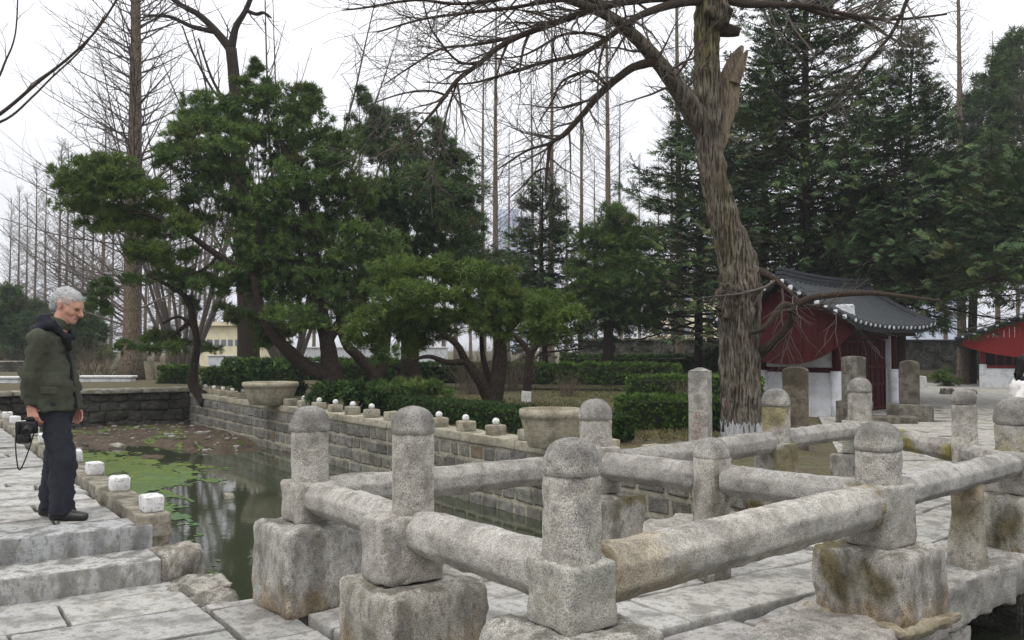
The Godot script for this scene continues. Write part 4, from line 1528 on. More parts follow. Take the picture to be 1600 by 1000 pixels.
func build_big_tree() -> void:
	rng.seed = 101
	var t := world_tree("bare_tree", "big bare tree with mossy leaning trunk and arching limb beside the railing")
	var d := 14.0
	var tr := trace([[1162, 720, 76], [1160, 690, 70], [1159, 640, 64], [1155, 570, 62], [1155, 500, 68], [1157, 455, 70], [1152, 410, 62], [1140, 370, 54], [1126, 325, 48], [1114, 270, 44], [1108, 215, 45], [1106, 160, 46], [1104, 105, 42], [1104, 55, 42], [1108, 10, 46], [1118, -40, 40], [1128, -120, 34], [1122, -230, 24]], d)
	var sp := smooth_path(tr[0], tr[1], 14)
	var g := Geo.new()
	var mn := fnl(9, 0.7, 3)
	var tint := func(p: Vector3, nn: Vector3) -> Color:
		var m := clampf(smoothstep(-0.15, 0.5, mn.get_noise_3d(p.x * 1.5, p.y * 0.5, p.z * 1.5) + nn.x * -0.3) * smoothstep(1.2, 3.2, p.y), 0.0, 0.8)
		return Color.WHITE.lerp(Color(0.78, 0.80, 0.42), m)
	for i in sp[1].size():
		sp[1][i] *= 0.92
	limb(g, sp[0], sp[1], 72, 0.055, fnl(31, 2.6, 3), tint)
	obj("trunk", g.mesh(true), M.bark, t)
	# knots and a flare of old bark on the trunk
	for kq in [[1138, 470, 0.15, 0.3, 0.26], [1174, 446, 0.14, 0.24, 0.2], [1122, 20, 0.18, 0.25, 0.15]]:
		var p := W(kq[0], kq[1], d - kq[4])
		obj("burr", rough(Vector3(kq[2] * 2.0, kq[3] * 2.0, kq[2] * 2.0), kq[2] * 0.95, 0.05, 0.16, 5.0, int(kq[1]), Color(0.8, 0.76, 0.7)), M.bark, t, p)
	# white lime wash round the foot
	var wg := Geo.new()
	var base := W(1161, 690, d)
	var jag := fnl(77, 2.0, 3)
	var fwash := fnl(31, 2.6, 3)
	for k in 130:
		var a0 := TAU * k / 130
		var a1 := TAU * (k + 1) / 130
		var pr := func(a: float, y: float) -> Vector3:
			var c := W(1161.0, 690, d).lerp(W(1159.5, 650, d), (y - 0.1) / 0.5)
			var r := 0.362 - y * 0.06
			var q := Vector3(c.x, y, c.z) + Vector3(cos(a), 0, -sin(a)) * r
			var f := fwash.get_noise_3d(q.x * 4.0, q.y * 0.8, q.z * 4.0)
			return q + Vector3(cos(a), 0, -sin(a)) * (f * 0.055 - 0.006)
		for j in 4:
			var h0 := lerpf(-0.1, 0.49 + jag.get_noise_1d(k * 7.0) * 0.11, j / 4.0)
			var h1 := lerpf(-0.1, 0.49 + jag.get_noise_1d(k * 7.0) * 0.11, (j + 1) / 4.0)
			var g0 := lerpf(-0.1, 0.49 + jag.get_noise_1d(k * 7.0 + 7.0) * 0.11, j / 4.0)
			var g1 := lerpf(-0.1, 0.49 + jag.get_noise_1d(k * 7.0 + 7.0) * 0.11, (j + 1) / 4.0)
			if jag.get_noise_2d(k * 7.0, j * 13.0) > 0.70 - j * 0.12 and j > 0:
				continue
			wg.quad(pr.call(a0, h0), pr.call(a1, g0), pr.call(a1, g1), pr.call(a0, h1), shade(0.5, 0.75))
	obj("lime_wash", wg.mesh(), M.plaster, t)
	# broken dead stub
	obj("dead_stub", limb_mesh([[1122, 235, 16, 0.1], [1130, 190, 30, 0.15], [1138, 150, 34, 0.2], [1143, 115, 32, 0.2], [1150, 92, 24, 0.2], [1160, 72, 6, 0.2]], d, 16, 0.09, 5), M.dead_wood, t)
	obj("dead_stub", limb_mesh([[1146, 130, 20, 0.1], [1156, 105, 16, 0.05], [1168, 78, 3, 0.0]], d, 10, 0.06, 6), M.dead_wood, t)
	var limbs := [
		[[1112, 262, 26, 0.05], [1104, 215, 36, 0.0], [1090, 185, 38, -0.1], [1074, 160, 33, -0.2], [1048, 122, 27, -0.5], [1016, 82, 23, -0.9], [968, 36, 19, -1.4], [918, 10, 15, -1.9], [850, -14, 11, -2.4], [770, -40, 7, -2.8]],
		[[1020, 96, 17, -0.85], [1008, 99, 15, -0.95], [984, 108, 13, -1.1], [944, 140, 11.5, -1.2], [916, 172, 10, -1.3], [884, 208, 8.5, -1.4], [862, 224, 7, -1.5], [856, 254, 5.5, -1.5], [852, 300, 3, -1.6]],
		[[884, 208, 6, -1.4], [858, 224, 5, -1.6], [826, 234, 4, -1.9], [800, 250, 3.2, -2.1], [778, 264, 2, -2.3]],
		[[858, 262, 4, -1.5], [838, 268, 3.2, -1.4], [818, 290, 2.6, -1.3], [795, 310, 1.6, -1.3]],
		[[1100, 0, 20, 0.0], [1060, 4, 15, -0.5], [1000, 24, 11, -1.2], [948, 60, 9, -1.7], [908, 84, 7.5, -2.0], [840, 100, 6, -2.4], [776, 120, 4.5, -2.7], [726, 131, 3, -3.0], [660, 128, 1.6, -3.3]],
		[[1104, -12, 22, 0.0], [1030, -4, 15, -0.8], [960, 6, 12, -1.6], [900, 24, 11, -2.0], [856, 40, 10.5, -2.2], [812, 56, 10, -2.5], [776, 76, 9, -2.8], [748, 100, 8, -3.0], [716, 124, 7.5, -3.2], [696, 150, 6.5, -3.4], [676, 176, 5, -3.5], [640, 214, 3, -3.7], [604, 244, 1.6, -3.9]],
		[[856, 40, 7, -2.2], [800, 58, 6, -2.0], [740, 70, 5, -2.0], [690, 76, 4, -1.9], [648, 100, 3, -1.8], [600, 132, 2, -1.7]],
		[[944, 130, 6, -1.2], [925, 112, 5, -1.0], [900, 116, 4.5, -0.9], [876, 130, 4, -0.8], [862, 160, 3, -0.8], [842, 190, 2, -0.7]],
		[[948, 60, 6, -1.7], [920, 52, 5, -2.0], [880, 54, 4.5, -2.4], [840, 76, 4, -2.7], [812, 88, 3, -2.9], [770, 92, 2, -3.0]],
		[[960, 6, 9, -1.6], [880, 0, 7, -2.2], [800, 12, 6, -2.8], [730, 20, 5, -3.2], [660, 30, 4, -3.6], [590, 50, 2.4, -4.0]],
		[[900, -8, 7, -2.0], [820, -6, 6, -2.8], [720, 6, 5, -3.5], [650, 0, 4.5, -4.0], [570, 12, 3.5, -4.4], [535, 16, 2, -4.7]],
		[[748, 100, 5, -3.0], [716, 96, 4, -3.2], [688, 66, 3.4, -3.3], [672, 40, 2.8, -3.4], [660, 0, 2, -3.5]],
		[[700, 150, 4, -3.3], [672, 142, 3.4, -3.4], [630, 146, 2.8, -3.6], [586, 160, 2.0, -3.8]],
		[[716, 124, 4, -3.2], [700, 170, 3, -3.1], [690, 210, 2.2, -3.0], [664, 250, 1.6, -3.0]],
		[[1112, -10, 22, 0.0], [1160, 4, 15, -0.3], [1215, 7, 11, -0.7], [1270, 10, 9, -1.0], [1330, 24, 7, -1.3], [1400, 30, 5, -1.7], [1480, 22, 3, -2.0]],
		[[1250, 10, 8, -0.9], [1300, 26, 6.5, -0.8], [1350, 32, 5.5, -0.8], [1390, 58, 4.5, -0.7], [1424, 74, 3, -0.6]],
		[[1122, 45, 26, 0.0], [1140, 48, 22, -0.1], [1156, 50, 12, -0.15]],
		[[1440, -60, 8, -2.0], [1400, 40, 6, -2.2], [1360, 92, 5, -2.3], [1300, 165, 4, -2.3], [1282, 188, 2.4, -2.3]],
		[[1180, 425, 22, 0.1], [1204, 432, 11, -0.2], [1230, 452, 6, -0.5], [1255, 474, 5, -0.8], [1290, 482, 3.6, -1.2], [1320, 496, 2, -1.4]],
	]
	var tw := Geo.new()
	for k in limbs.size():
		var tt := trace(limbs[k], d)
		var s2 := smooth_path(tt[0], tt[1], 5)
		var lg := Geo.new()
		limb(lg, s2[0], s2[1], 12 if k == 0 else 7, 0.03, fnl(60 + k, 1.5), bark_tint)
		if k != 17:
			obj("limb", lg.mesh(true), M.bark if k == 0 else M.limb, t)
		else:
			obj("limb", lg.mesh(true), M.bark_dark, t)
		if k != 16:
			twigs(tw, s2[0], s2[1], 0.13, 1.45, 2, Color(1, 1, 1), 0.0, 0.25)
	# the thick hanging bough right of the trunk
	obj("limb", limb_mesh([[1178, 560, 22, 0.1], [1196, 545, 17, -0.1], [1218, 528, 15, -0.4], [1236, 500, 13, -0.7], [1238, 484, 14, -0.9], [1222, 478, 11, -1.0], [1195, 512, 8, -1.0], [1172, 520, 7, -0.7]], d, 8, 0.03, 8), M.limb, t)
	obj("limb", limb_mesh([[1238, 484, 14, -0.9], [1256, 470, 12, -1.1], [1290, 462, 10, -1.3], [1360, 458, 8, -1.6], [1420, 464, 6, -1.9], [1470, 470, 3, -2.2]], d, 8, 0.03, 9), M.limb, t)
	obj("twigs", tw.mesh(), M.twig, t).set_meta("kind", "stuff")
	# limb tips: fine haze of twigs at the upper left
	clean_counters(t)


func build_trees() -> void:
	M.twig.set_meta("tone", Color.WHITE)
	# main juniper group over the pond wall
	rng.seed = 7
	var j := world_tree("juniper_tree", "large spreading dark green juniper with crooked trunks behind the pond wall")
	obj("trunk", limb_mesh([[522, 620, 38], [522, 590, 31], [515, 560, 27], [508, 520, 23], [500, 480, 20], [494, 440, 17], [488, 380, 18], [470, 300, 14], [440, 220, 8]], 24.0, 12, 0.05, 3), M.bark_dark, j)
	for q in [[[520, 588, 28], [480, 574, 23], [450, 548, 20, -0.2], [425, 520, 16, -0.4], [405, 480, 14, -0.5], [395, 430, 10, -0.6]],
		[[512, 530, 20], [535, 500, 15, 0.3], [560, 470, 11, 0.5], [590, 430, 8, 0.7]],
		[[590, 640, 26, 0.5], [585, 590, 20, 0.5], [562, 560, 17, 0.4], [540, 535, 15, 0.3], [530, 490, 12, 0.3], [545, 420, 9, 0.2]],
		[[586, 600, 16, 0.5], [600, 560, 14, 0.7], [605, 520, 12, 0.8], [600, 470, 9, 0.8]],
		[[395, 430, 12, -0.4], [360, 412, 11, -0.8], [325, 388, 10, -1.1], [285, 360, 8, -1.3], [240, 338, 6, -1.4], [190, 330, 3, -1.5]],
		[[408, 420, 9, -0.4], [405, 360, 8, -0.6], [392, 310, 6.5, -0.8], [370, 280, 5, -0.9], [350, 230, 3, -1.0]],
		[[470, 400, 9, 0.2], [462, 340, 7, 0.0], [440, 300, 5, -0.2], [420, 285, 3, -0.3]],
		[[340, 400, 6, -1.0], [320, 420, 5, -1.1], [290, 430, 3, -1.2]]]:
		obj("limb", limb_mesh(q, 24.0, 7, 0.03, int(q[0][0])), M.bark_dark, j)
	var pj := pads_px([[300, 195, 38, 22], [285, 228, 36, 20], [340, 178, 46, 34], [398, 140, 24, 26], [400, 112, 8, 16], [440, 165, 50, 32], [480, 155, 24, 20], [340, 230, 62, 36], [430, 220, 74, 42], [515, 240, 42, 40], [268, 256, 24, 22], [330, 278, 52, 32], [440, 290, 74, 42], [535, 300, 50, 44], [390, 340, 60, 36], [480, 360, 66, 42], [420, 402, 60, 42], [455, 440, 66, 42], [525, 440, 56, 48], [392, 452, 34, 38], [575, 385, 44, 46], [475, 495, 46, 26], [420, 500, 30, 22], [350, 496, 28, 18], [400, 540, 36, 14], [560, 475, 46, 32], [330, 440, 38, 24], [300, 330, 34, 26], [445, 520, 26, 14], [585, 545, 30, 20]], 24.0, 0.9, 1.35)
	foliage(j, "crown", pj, "juniper", 26, 0.25)
	var lp := pads_px([[165, 252, 48, 20], [110, 288, 28, 20], [195, 300, 72, 30], [118, 318, 34, 22], [225, 340, 56, 26], [160, 345, 40, 18], [215, 388, 52, 16], [250, 410, 40, 14], [245, 365, 30, 14], [290, 350, 34, 20], [200, 352, 40, 16], [270, 400, 36, 14], [150, 285, 46, 26]], 22.8, 0.6, 1.6)
	foliage(j, "hanging_crown", lp, "light", 25, 0.23)
	clean_counters(j)
	# the leaning trunk at the corner of the wall
	rng.seed = 8
	var c := world_tree("juniper_tree", "slim crooked juniper leaning over the corner of the pond wall")
	obj("trunk", limb_mesh([[322, 630, 20, -0.2], [312, 615, 19], [300, 598, 16], [303, 575, 12], [308, 540, 11], [303, 505, 11], [298, 480, 11], [288, 462, 9], [262, 445, 7], [230, 430, 4]], 24.4, 8, 0.03, 12), M.bark_dark, c)
	for q in [[[300, 500, 8], [275, 520, 6], [250, 535, 4], [225, 545, 2.5]], [[303, 512, 7], [280, 495, 5, 0.2], [255, 505, 4, 0.3]]]:
		obj("limb", limb_mesh(q, 24.4, 6, 0.02, 4), M.bark_dark, c)
	foliage(c, "crown", pads_px([[250, 438, 64, 16], [170, 455, 34, 16], [160, 478, 30, 14], [300, 430, 34, 12], [262, 540, 52, 14], [222, 545, 36, 12], [320, 545, 20, 14], [240, 525, 40, 12], [300, 470, 20, 14]], 24.4, 0.5, 1.6), "juniper", 24, 0.20)
	clean_counters(c)
	# second crown with two peaks
	rng.seed = 9
	var k2 := world_tree("juniper_tree", "tall dark juniper with two pointed tops behind the spreading ones")
	obj("trunk", limb_mesh([[640, 620, 30], [640, 500, 26], [635, 400, 20], [620, 300, 14], [600, 200, 6]], 27.0, 8, 0.04, 14), M.bark_dark, k2)
	obj("limb", limb_mesh([[638, 450, 16], [670, 380, 13, 0.3], [690, 300, 10, 0.4], [692, 210, 4, 0.4]], 27.0, 7, 0.03, 15), M.bark_dark, k2)
	foliage(k2, "crown", pads_px([[568, 150, 14, 24], [575, 185, 28, 26], [605, 205, 42, 30], [622, 250, 54, 40], [572, 225, 28, 30], [686, 192, 10, 26], [690, 230, 26, 30], [700, 268, 40, 34], [718, 305, 36, 40], [650, 300, 58, 46], [600, 335, 58, 46], [700, 352, 54, 46], [735, 372, 22, 46], [650, 392, 68, 36], [590, 425, 46, 36], [770, 415, 40, 24], [720, 410, 40, 30]], 27.0, 0.9, 1.5), "dark", 26, 0.26)
	clean_counters(k2)
	# low spreading juniper
	rng.seed = 10
	var l3 := world_tree("juniper_tree", "low flat spreading bright green juniper right behind the pond wall")
	obj("trunk", limb_mesh([[772, 655, 40], [770, 630, 32], [776, 600, 26], [782, 560, 22], [780, 530, 18], [772, 500, 13], [750, 470, 8]], 19.5, 10, 0.04, 16), M.bark_dark, l3)
	for q in [[[768, 632, 24], [750, 595, 18, -0.2], [728, 565, 14, -0.3], [715, 540, 11, -0.4], [690, 520, 8, -0.4]], [[728, 565, 13, -0.3], [700, 566, 9, -0.5], [670, 557, 7, -0.6], [640, 564, 4, -0.6]], [[780, 540, 12], [810, 500, 9, 0.3], [850, 480, 6, 0.4], [880, 480, 3, 0.5]], [[772, 620, 14, 0.2], [755, 560, 9, 0.4], [752, 520, 6, 0.5]]]:
		obj("limb", limb_mesh(q, 19.5, 7, 0.03, int(q[1][0])), M.bark_dark, l3)
	foliage(l3, "crown", pads_px([[620, 430, 50, 26], [700, 422, 64, 24], [760, 440, 56, 22], [650, 470, 64, 26], [730, 478, 74, 24], [810, 470, 62, 24], [868, 488, 40, 22], [604, 500, 50, 28], [680, 512, 62, 20], [770, 512, 56, 20], [850, 518, 36, 16], [570, 520, 32, 22], [640, 540, 34, 14]], 19.5, 0.7, 1.8), "light", 26, 0.20)
	clean_counters(l3)
	rng.seed = 11
	var w4 := world_tree("small_tree", "small gnarled tree with white limed foot on the lawn")
	obj("trunk", limb_mesh([[822, 632, 15], [823, 610, 14], [826, 580, 13], [828, 555, 13], [838, 540, 11], [850, 525, 7], [868, 505, 4]], 22.5, 8, 0.05, 18), M.bark_dark, w4)
	obj("lime_wash", limb_mesh([[822, 632, 16], [822, 622, 15.5], [823, 611, 15]], 22.5, 10, 0.01, 19), M.white, w4)
	obj("limb", limb_mesh([[828, 556, 11], [818, 538, 9], [800, 520, 5]], 22.5, 6, 0.03, 20), M.bark_dark, w4)
	var tg := Geo.new()
	for q in [[[838, 540, 6], [850, 525, 5], [868, 505, 4], [880, 480, 2]], [[828, 556, 6], [818, 538, 5], [800, 520, 3]]]:
		var tr := trace(q, 22.5)
		var s2 := smooth_path(tr[0], tr[1], 4)
		twigs(tg, s2[0], s2[1], 0.12, 0.8, 2, Color.WHITE, 0.1, 0.1)
	obj("twigs", tg.mesh(), M.twig, w4).set_meta("kind", "stuff")
	clean_counters(w4)
	# low shrubs along the wall
	rng.seed = 12
	for q in [["low juniper shrub behind the white balls left of the tall post", [[540, 610, 44, 13], [510, 618, 28, 10], [580, 616, 38, 13]], 18.6], ["low juniper shrub right of the others behind the pond wall", [[630, 610, 42, 14], [670, 612, 36, 13], [600, 604, 28, 10]], 18.2], ["small shrub spilling beside the left stone tub", [[395, 582, 28, 10], [372, 592, 18, 8], [425, 578, 24, 9]], 21.5]]:
		var sh := thing("juniper_shrub", q[0], "shrub", Vector3.ZERO, 0.0, "low juniper shrubs")
		foliage(sh, "foliage", pads_px(q[1], q[2], 0.4, 2.0), "box" if q[2] > 18.5 else "juniper", 26, 0.18)
		obj("stem", limb_mesh([[q[1][0][0], q[1][0][1] + 30, 8], [q[1][0][0] + 4, q[1][0][1], 5]], q[2], 6, 0.02, 3), M.bark_dark, sh)
		clean_counters(sh)
	# conifers
	spruce("small pointed spruce with gaps between its boughs, in the middle distance", 850, 33.0, 7.7, 2.5, 1.0, 120, "spruce", 21, Vector3.ZERO, 0.40, 0.75, 0.11, 1.1)
	rng.seed = 13
	var rj := world_tree("juniper_tree", "rounded bushy juniper left of the big bare trunk")
	obj("trunk", limb_mesh([[948, 600, 22], [950, 560, 18], [952, 500, 15], [965, 400, 8]], 32.0, 8, 0.03, 22), M.bark_dark, rj)
	foliage(rj, "crown", pads_px([[970, 335, 28, 26], [945, 385, 44, 40], [990, 375, 44, 42], [930, 430, 44, 38], [990, 430, 52, 40], [955, 470, 62, 40], [1005, 480, 34, 36], [915, 470, 28, 36], [960, 512, 56, 22], [1022, 440, 20, 30]], 32.0, 1.0, 1.7), "juniper", 26, 0.28)
	clean_counters(rj)
	spruce("tallest spruce behind the big bare trunk, its top out of the picture", 1262, 29.0, 16.5, 5.9, 2.7, 260, "spruce", 23, Vector3.ZERO, 0.44, 0.95, 0.24, 0.74)
	spruce("dark spruce close behind the big bare trunk", 1190, 32.0, 13.0, 4.2, 3.0, 150, "spruce", 24, Vector3(0.3, 0, 0), 0.44, 1.0, 0.22, 0.65)
	spruce("bluish spruce left of the big bare trunk", 1095, 34.0, 12.0, 4.6, 1.8, 190, "spruce", 29, Vector3(0.2, 0, 0), 0.48, 0.72, 0.18, 0.8)
	spruce("pointed spruce in front of the sky right of the tallest one", 1405, 29.0, 12.2, 4.6, 2.9, 220, "spruce", 25, Vector3(0.75, 0, 0), 0.40, 1.15, 0.16, 0.74)
	spruce("spruce with its top leaning right at the right edge", 1515, 43.0, 17.2, 5.2, 4.6, 230, "dark", 26, Vector3(2.6, 0, 0), 0.52, 0.95, 0.22, 0.75)
	spruce("dark low spruce over the right shrine roof", 1700, 25.0, 7.0, 4.6, 3.4, 84, "spruce", 27, Vector3(-0.3, 0, 0.2), 0.46, 0.45, 0.14, 1.0)
	spruce("half hidden spruce between the tallest and the pointed one", 1350, 31.0, 7.4, 3.6, 3.0, 110, "dark", 28, Vector3.ZERO, 0.44, 0.6, 0.2, 0.5)
	for q in [[5, 56.0, 5.0, 2.4, 41], [48, 66.0, 4.6, 2.4, 42], [122, 50.0, 3.6, 1.6, 43]]:
		spruce(["dark far evergreen at the left edge behind the man", "far evergreen just left of the man's head", "far low evergreen right of the man's face"][q[4] - 41], q[0], q[1], q[2], q[3], 0.6, 90, "dark", q[4], Vector3.ZERO, 0.6, 0.6, 0.14, 0.9)


func build_bare_trees() -> void:
	# the tall bare conifer above the left juniper
	var m1 := make_metasequoia(201, 24.0, 0.34, 3.0, 5.8, 250, 11, "tall straight bare conifer rising above the left juniper with a flared foot")
	m1.position = ground_at(204, 33.0)
	m1.rotation.y = 0.7
	var pa := make_metasequoia(202, 24.0, 0.21, 2.2, 3.0, 190, 8, "", "row of bare conifers behind the evergreens", 0.006)
	var pb := make_metasequoia(203, 22.0, 0.17, 2.0, 2.6, 170, 7, "", "row of bare conifers behind the evergreens", 0.006)
	rng.seed = 204
	var lab := {950: "thickest bare conifer of the row, right of the round juniper's top", 908: "bare conifer of the row next left of the thickest one", 862: "bare conifer of the row above the small spruce", 831: "bare conifer of the row just left of the small spruce", 775: "bare conifer of the row in front of the pale high-rise", 755: "bare conifer at the right flank of the two-topped juniper", 712: "bare conifer above the dip right of the two-topped juniper", 598: "far bare conifer above the left top of the two-topped juniper", 540: "far bare conifer left of the two-topped juniper", 517: "farthest bare conifer right of the large juniper's top", 1062: "bare conifer with reddish foot before the cream building", 1506: "bare conifer rising between the right spruces", 1052: "thin bare conifer above the arch of the big tree", 490: "far thin bare conifer over the large juniper's right shoulder"}
	var first := [true, true]
	for q in [[950, 52.0, 1.05, 0], [908, 56.0, 0.98, 1], [862, 55.0, 1.0, 0], [831, 60.0, 0.95, 1], [775, 52.0, 0.98, 0], [755, 58.0, 1.0, 1], [712, 66.0, 0.95, 1], [598, 78.0, 1.0, 0], [540, 84.0, 0.95, 1], [517, 95.0, 1.0, 1], [1062, 40.0, 0.9, 0], [1506, 42.0, 1.0, 0], [1052, 70.0, 1.0, 1], [490, 100.0, 0.95, 0]]:
		var src: Node3D = pa if q[3] == 0 else pb
		var at := ground_at(q[0], q[1])
		if first[q[3]]:
			first[q[3]] = false
			src.transform = Transform3D(Basis(Vector3.UP, rf(0, TAU)).scaled(Vector3.ONE * q[2]), at)
			src.set_meta("label", lab[q[0]])
		else:
			dup(src, at, rf(0, TAU), q[2], lab[q[0]])
	for q in [[392, 74], [438, 88], [468, 70], [560, 72], [622, 92], [650, 80], [676, 100], [694, 76], [735, 90], [795, 84], [815, 98], [845, 78], [885, 88], [930, 82], [970, 72], [1000, 95], [1030, 84], [1478, 66], [1560, 58], [1592, 72]]:
		dup(pb, ground_at(q[0], q[1]), rf(0, TAU), rf(0.88, 1.05), "one of many slim bare conifers in the hazy rows behind the evergreens", "slim bare conifers of the farther rows")
	# the far wood at the left
	var pc := make_metasequoia(205, 19.0, 0.16, 1.2, 3.4, 170, 7, "one of many distant bare conifers in the wood behind the man", "distant bare conifers of the left wood", 0.011)
	rng.seed = 206
	var k := 0
	for px in [14, 24, 38, 50, 68, 88, 102, 112, 126, 142, 158, 176, 192, 224, 245, 262, 278, 300, 318, 332, 352]:
		var dd := rf(66, 104)
		var at := ground_at(px + rf(-3, 3), dd)
		var sc := rf(0.9, 1.12)
		if k == 0:
			pc.transform = Transform3D(Basis().scaled(Vector3.ONE * sc), at)
		else:
			dup(pc, at, rf(0, TAU), sc, "one of many distant bare conifers in the wood behind the man")
		k += 1
	# forked bare tree behind the large juniper
	rng.seed = 210
	var f := world_tree("bare_tree", "bare tree forking into two dark limbs above the large juniper")
	var tw := Geo.new()
	for q in [[[392, 610, 40], [388, 540, 34], [384, 450, 28], [378, 350, 24], [372, 250, 21], [368, 150, 19], [361, 76, 17]], [[361, 78, 15], [340, 52, 12], [312, 24, 10], [280, 6, 8], [240, -25, 5]], [[338, 50, 9], [318, 46, 8], [296, 40, 7], [264, 26, 6], [224, 24, 3]], [[362, 74, 13], [368, 44, 11], [384, 16, 9], [398, -20, 7]], [[384, 16, 7], [400, 22, 6], [412, 20, 5], [424, 28, 3]], [[366, 140, 6], [340, 150, 4], [300, 80, 3], [285, 40, 2]], [[352, 160, 5], [330, 120, 4], [310, 60, 2.5]]]:
		var tr := trace(q, 33.0)
		var s2 := smooth_path(tr[0], tr[1], 5)
		var g := Geo.new()
		limb(g, s2[0], s2[1], 8, 0.03, fnl(211, 1.0), bark_tint)
		obj("trunk" if q[0][1] > 600 else "limb", g.mesh(true), M.bark_dark, f)
		if q[0][1] < 600:
			twigs(tw, s2[0], s2[1], 0.5, 2.2, 2, Color.WHITE, 0.12, 0.1)
	obj("twigs", tw.mesh(), M.twig, f).set_meta("kind", "stuff")
	clean_counters(f)
	# upright stems fanning behind the juniper
	rng.seed = 212
	var fan := thing("bare_tree", "bare many stemmed tree fanning out above the large juniper's right shoulder", "tree", ground_at(450, 40.0))
	var fg := Geo.new()
	for i in 16:
		var az := rf(0, TAU)
		var d0 := Vector3(cos(az) * rf(0.08, 0.55), 1.0, sin(az) * 0.4).normalized()
		var s2 := seg_path(Vector3(cos(az), 0, sin(az)) * 0.3, d0, rf(12, 19), 0.1, 9, 0.05, 0.02)
		fg.tube(s2[0], s2[1], 5, Color.WHITE)
		twigs(fg, s2[0], s2[1], 0.9, 2.6, 2, Color.WHITE, 0.3, 0.4)
	obj("stems", fg.mesh(), M.twig, fan).set_meta("kind", "stuff")
	var fan2 := dup(fan, ground_at(285, 44.0), 2.0, 1.0, "bare many stemmed tree fanning out above the left edge of the large juniper")
	# a tree left of the picture: its branches reach in
	rng.seed = 214
	var lf := world_tree("bare_tree", "bare tree mostly outside the left edge, sweeping one long branch into the sky")
	var lt := Geo.new()
	obj("trunk", limb_mesh([[-330, 900, 70], [-325, 600, 56], [-300, 400, 46], [-260, 250, 36], [-230, 60, 24], [-220, -200, 10]], 11.0, 12, 0.05, 30), M.bark, lf)
	for q in [[[-270, 300, 26], [-160, 262, 18], [-60, 210, 8], [0, 178, 6], [60, 128, 5], [110, 88, 4.2], [150, 48, 3.4], [182, 0, 3.5], [215, -60, 2]], [[-50, 206, 7], [10, 186, 3.8], [52, 150, 3.2], [80, 122, 2.8], [130, 74, 2.6], [166, 20, 1.6]], [[-250, 220, 18], [-120, 180, 11], [-20, 140, 4], [10, 92, 3], [24, 52, 2.4], [28, -10, 2]]]:
		var tr := trace(q, 11.0)
		var s2 := smooth_path(tr[0], tr[1], 6)
		var g := Geo.new()
		limb(g, s2[0], s2[1], 7, 0.015, fnl(215, 1.5), bark_tint)
		obj("limb", g.mesh(true), M.limb, lf)
		twigs(lt, s2[0], s2[1], 0.6, 0.9, 2, Color.WHITE, 0.1, 0.55)
	obj("twigs", lt.mesh(), M.twig, lf).set_meta("kind", "stuff")
	clean_counters(lf)
	# bare trees at the right edge
	rng.seed = 216
	var re := thing("bare_tree", "pale bare tree at the right edge behind the spruces", "tree", ground_at(1650, 36.0))
	var rg := Geo.new()
	var tp := seg_path(Vector3.ZERO, Vector3(-0.05, 1, 0), 13.0, 0.2, 9, 0.06, 0.0)
	rg.tube(tp[0], tp[1], 8, Color.WHITE)
	obj("trunk", rg.mesh(), M.bark_red, re)
	var rt := Geo.new()
	twigs(rt, tp[0], tp[1], 0.3, 5.5, 3, Color.WHITE, 0.25, 0.2)
	obj("twigs", rt.mesh(), M.twig, re).set_meta("kind", "stuff")
	# slanting low branches left of the man's background
	rng.seed = 217
	var sl := thing("bare_tree", "leafless broad tree with slanting low branches behind the man", "tree", ground_at(200, 40.0))
	var sg := Geo.new()
	var sp := seg_path(Vector3(0.2, 0, 0), Vector3(-0.1, 1, 0), 4.0, 0.2, 6, 0.05, 0.0)
	sg.tube(sp[0], sp[1], 8, Color.WHITE)
	obj("trunk", sg.mesh(), M.bark_red, sl)
	var sb := Geo.new()
	for i in 16:
		var az := rf(2.2, 4.1) if i < 11 else rf(0, TAU)
		var d0 := Vector3(cos(az), rf(0.35, 0.8), sin(az)).normalized()
		var s2 := seg_path(Vector3(0.1, rf(2.0, 4.0), 0), d0, rf(4.5, 7.5), 0.055, 8, 0.06, 0.02)
		sb.tube(s2[0], s2[1], 5, Color.WHITE)
		twigs(sb, s2[0], s2[1], 0.45, 1.9, 2, Color.WHITE, 0.15, 0.15)
	obj("branches", sb.mesh(), M.twig_pale, sl).set_meta("kind", "stuff")


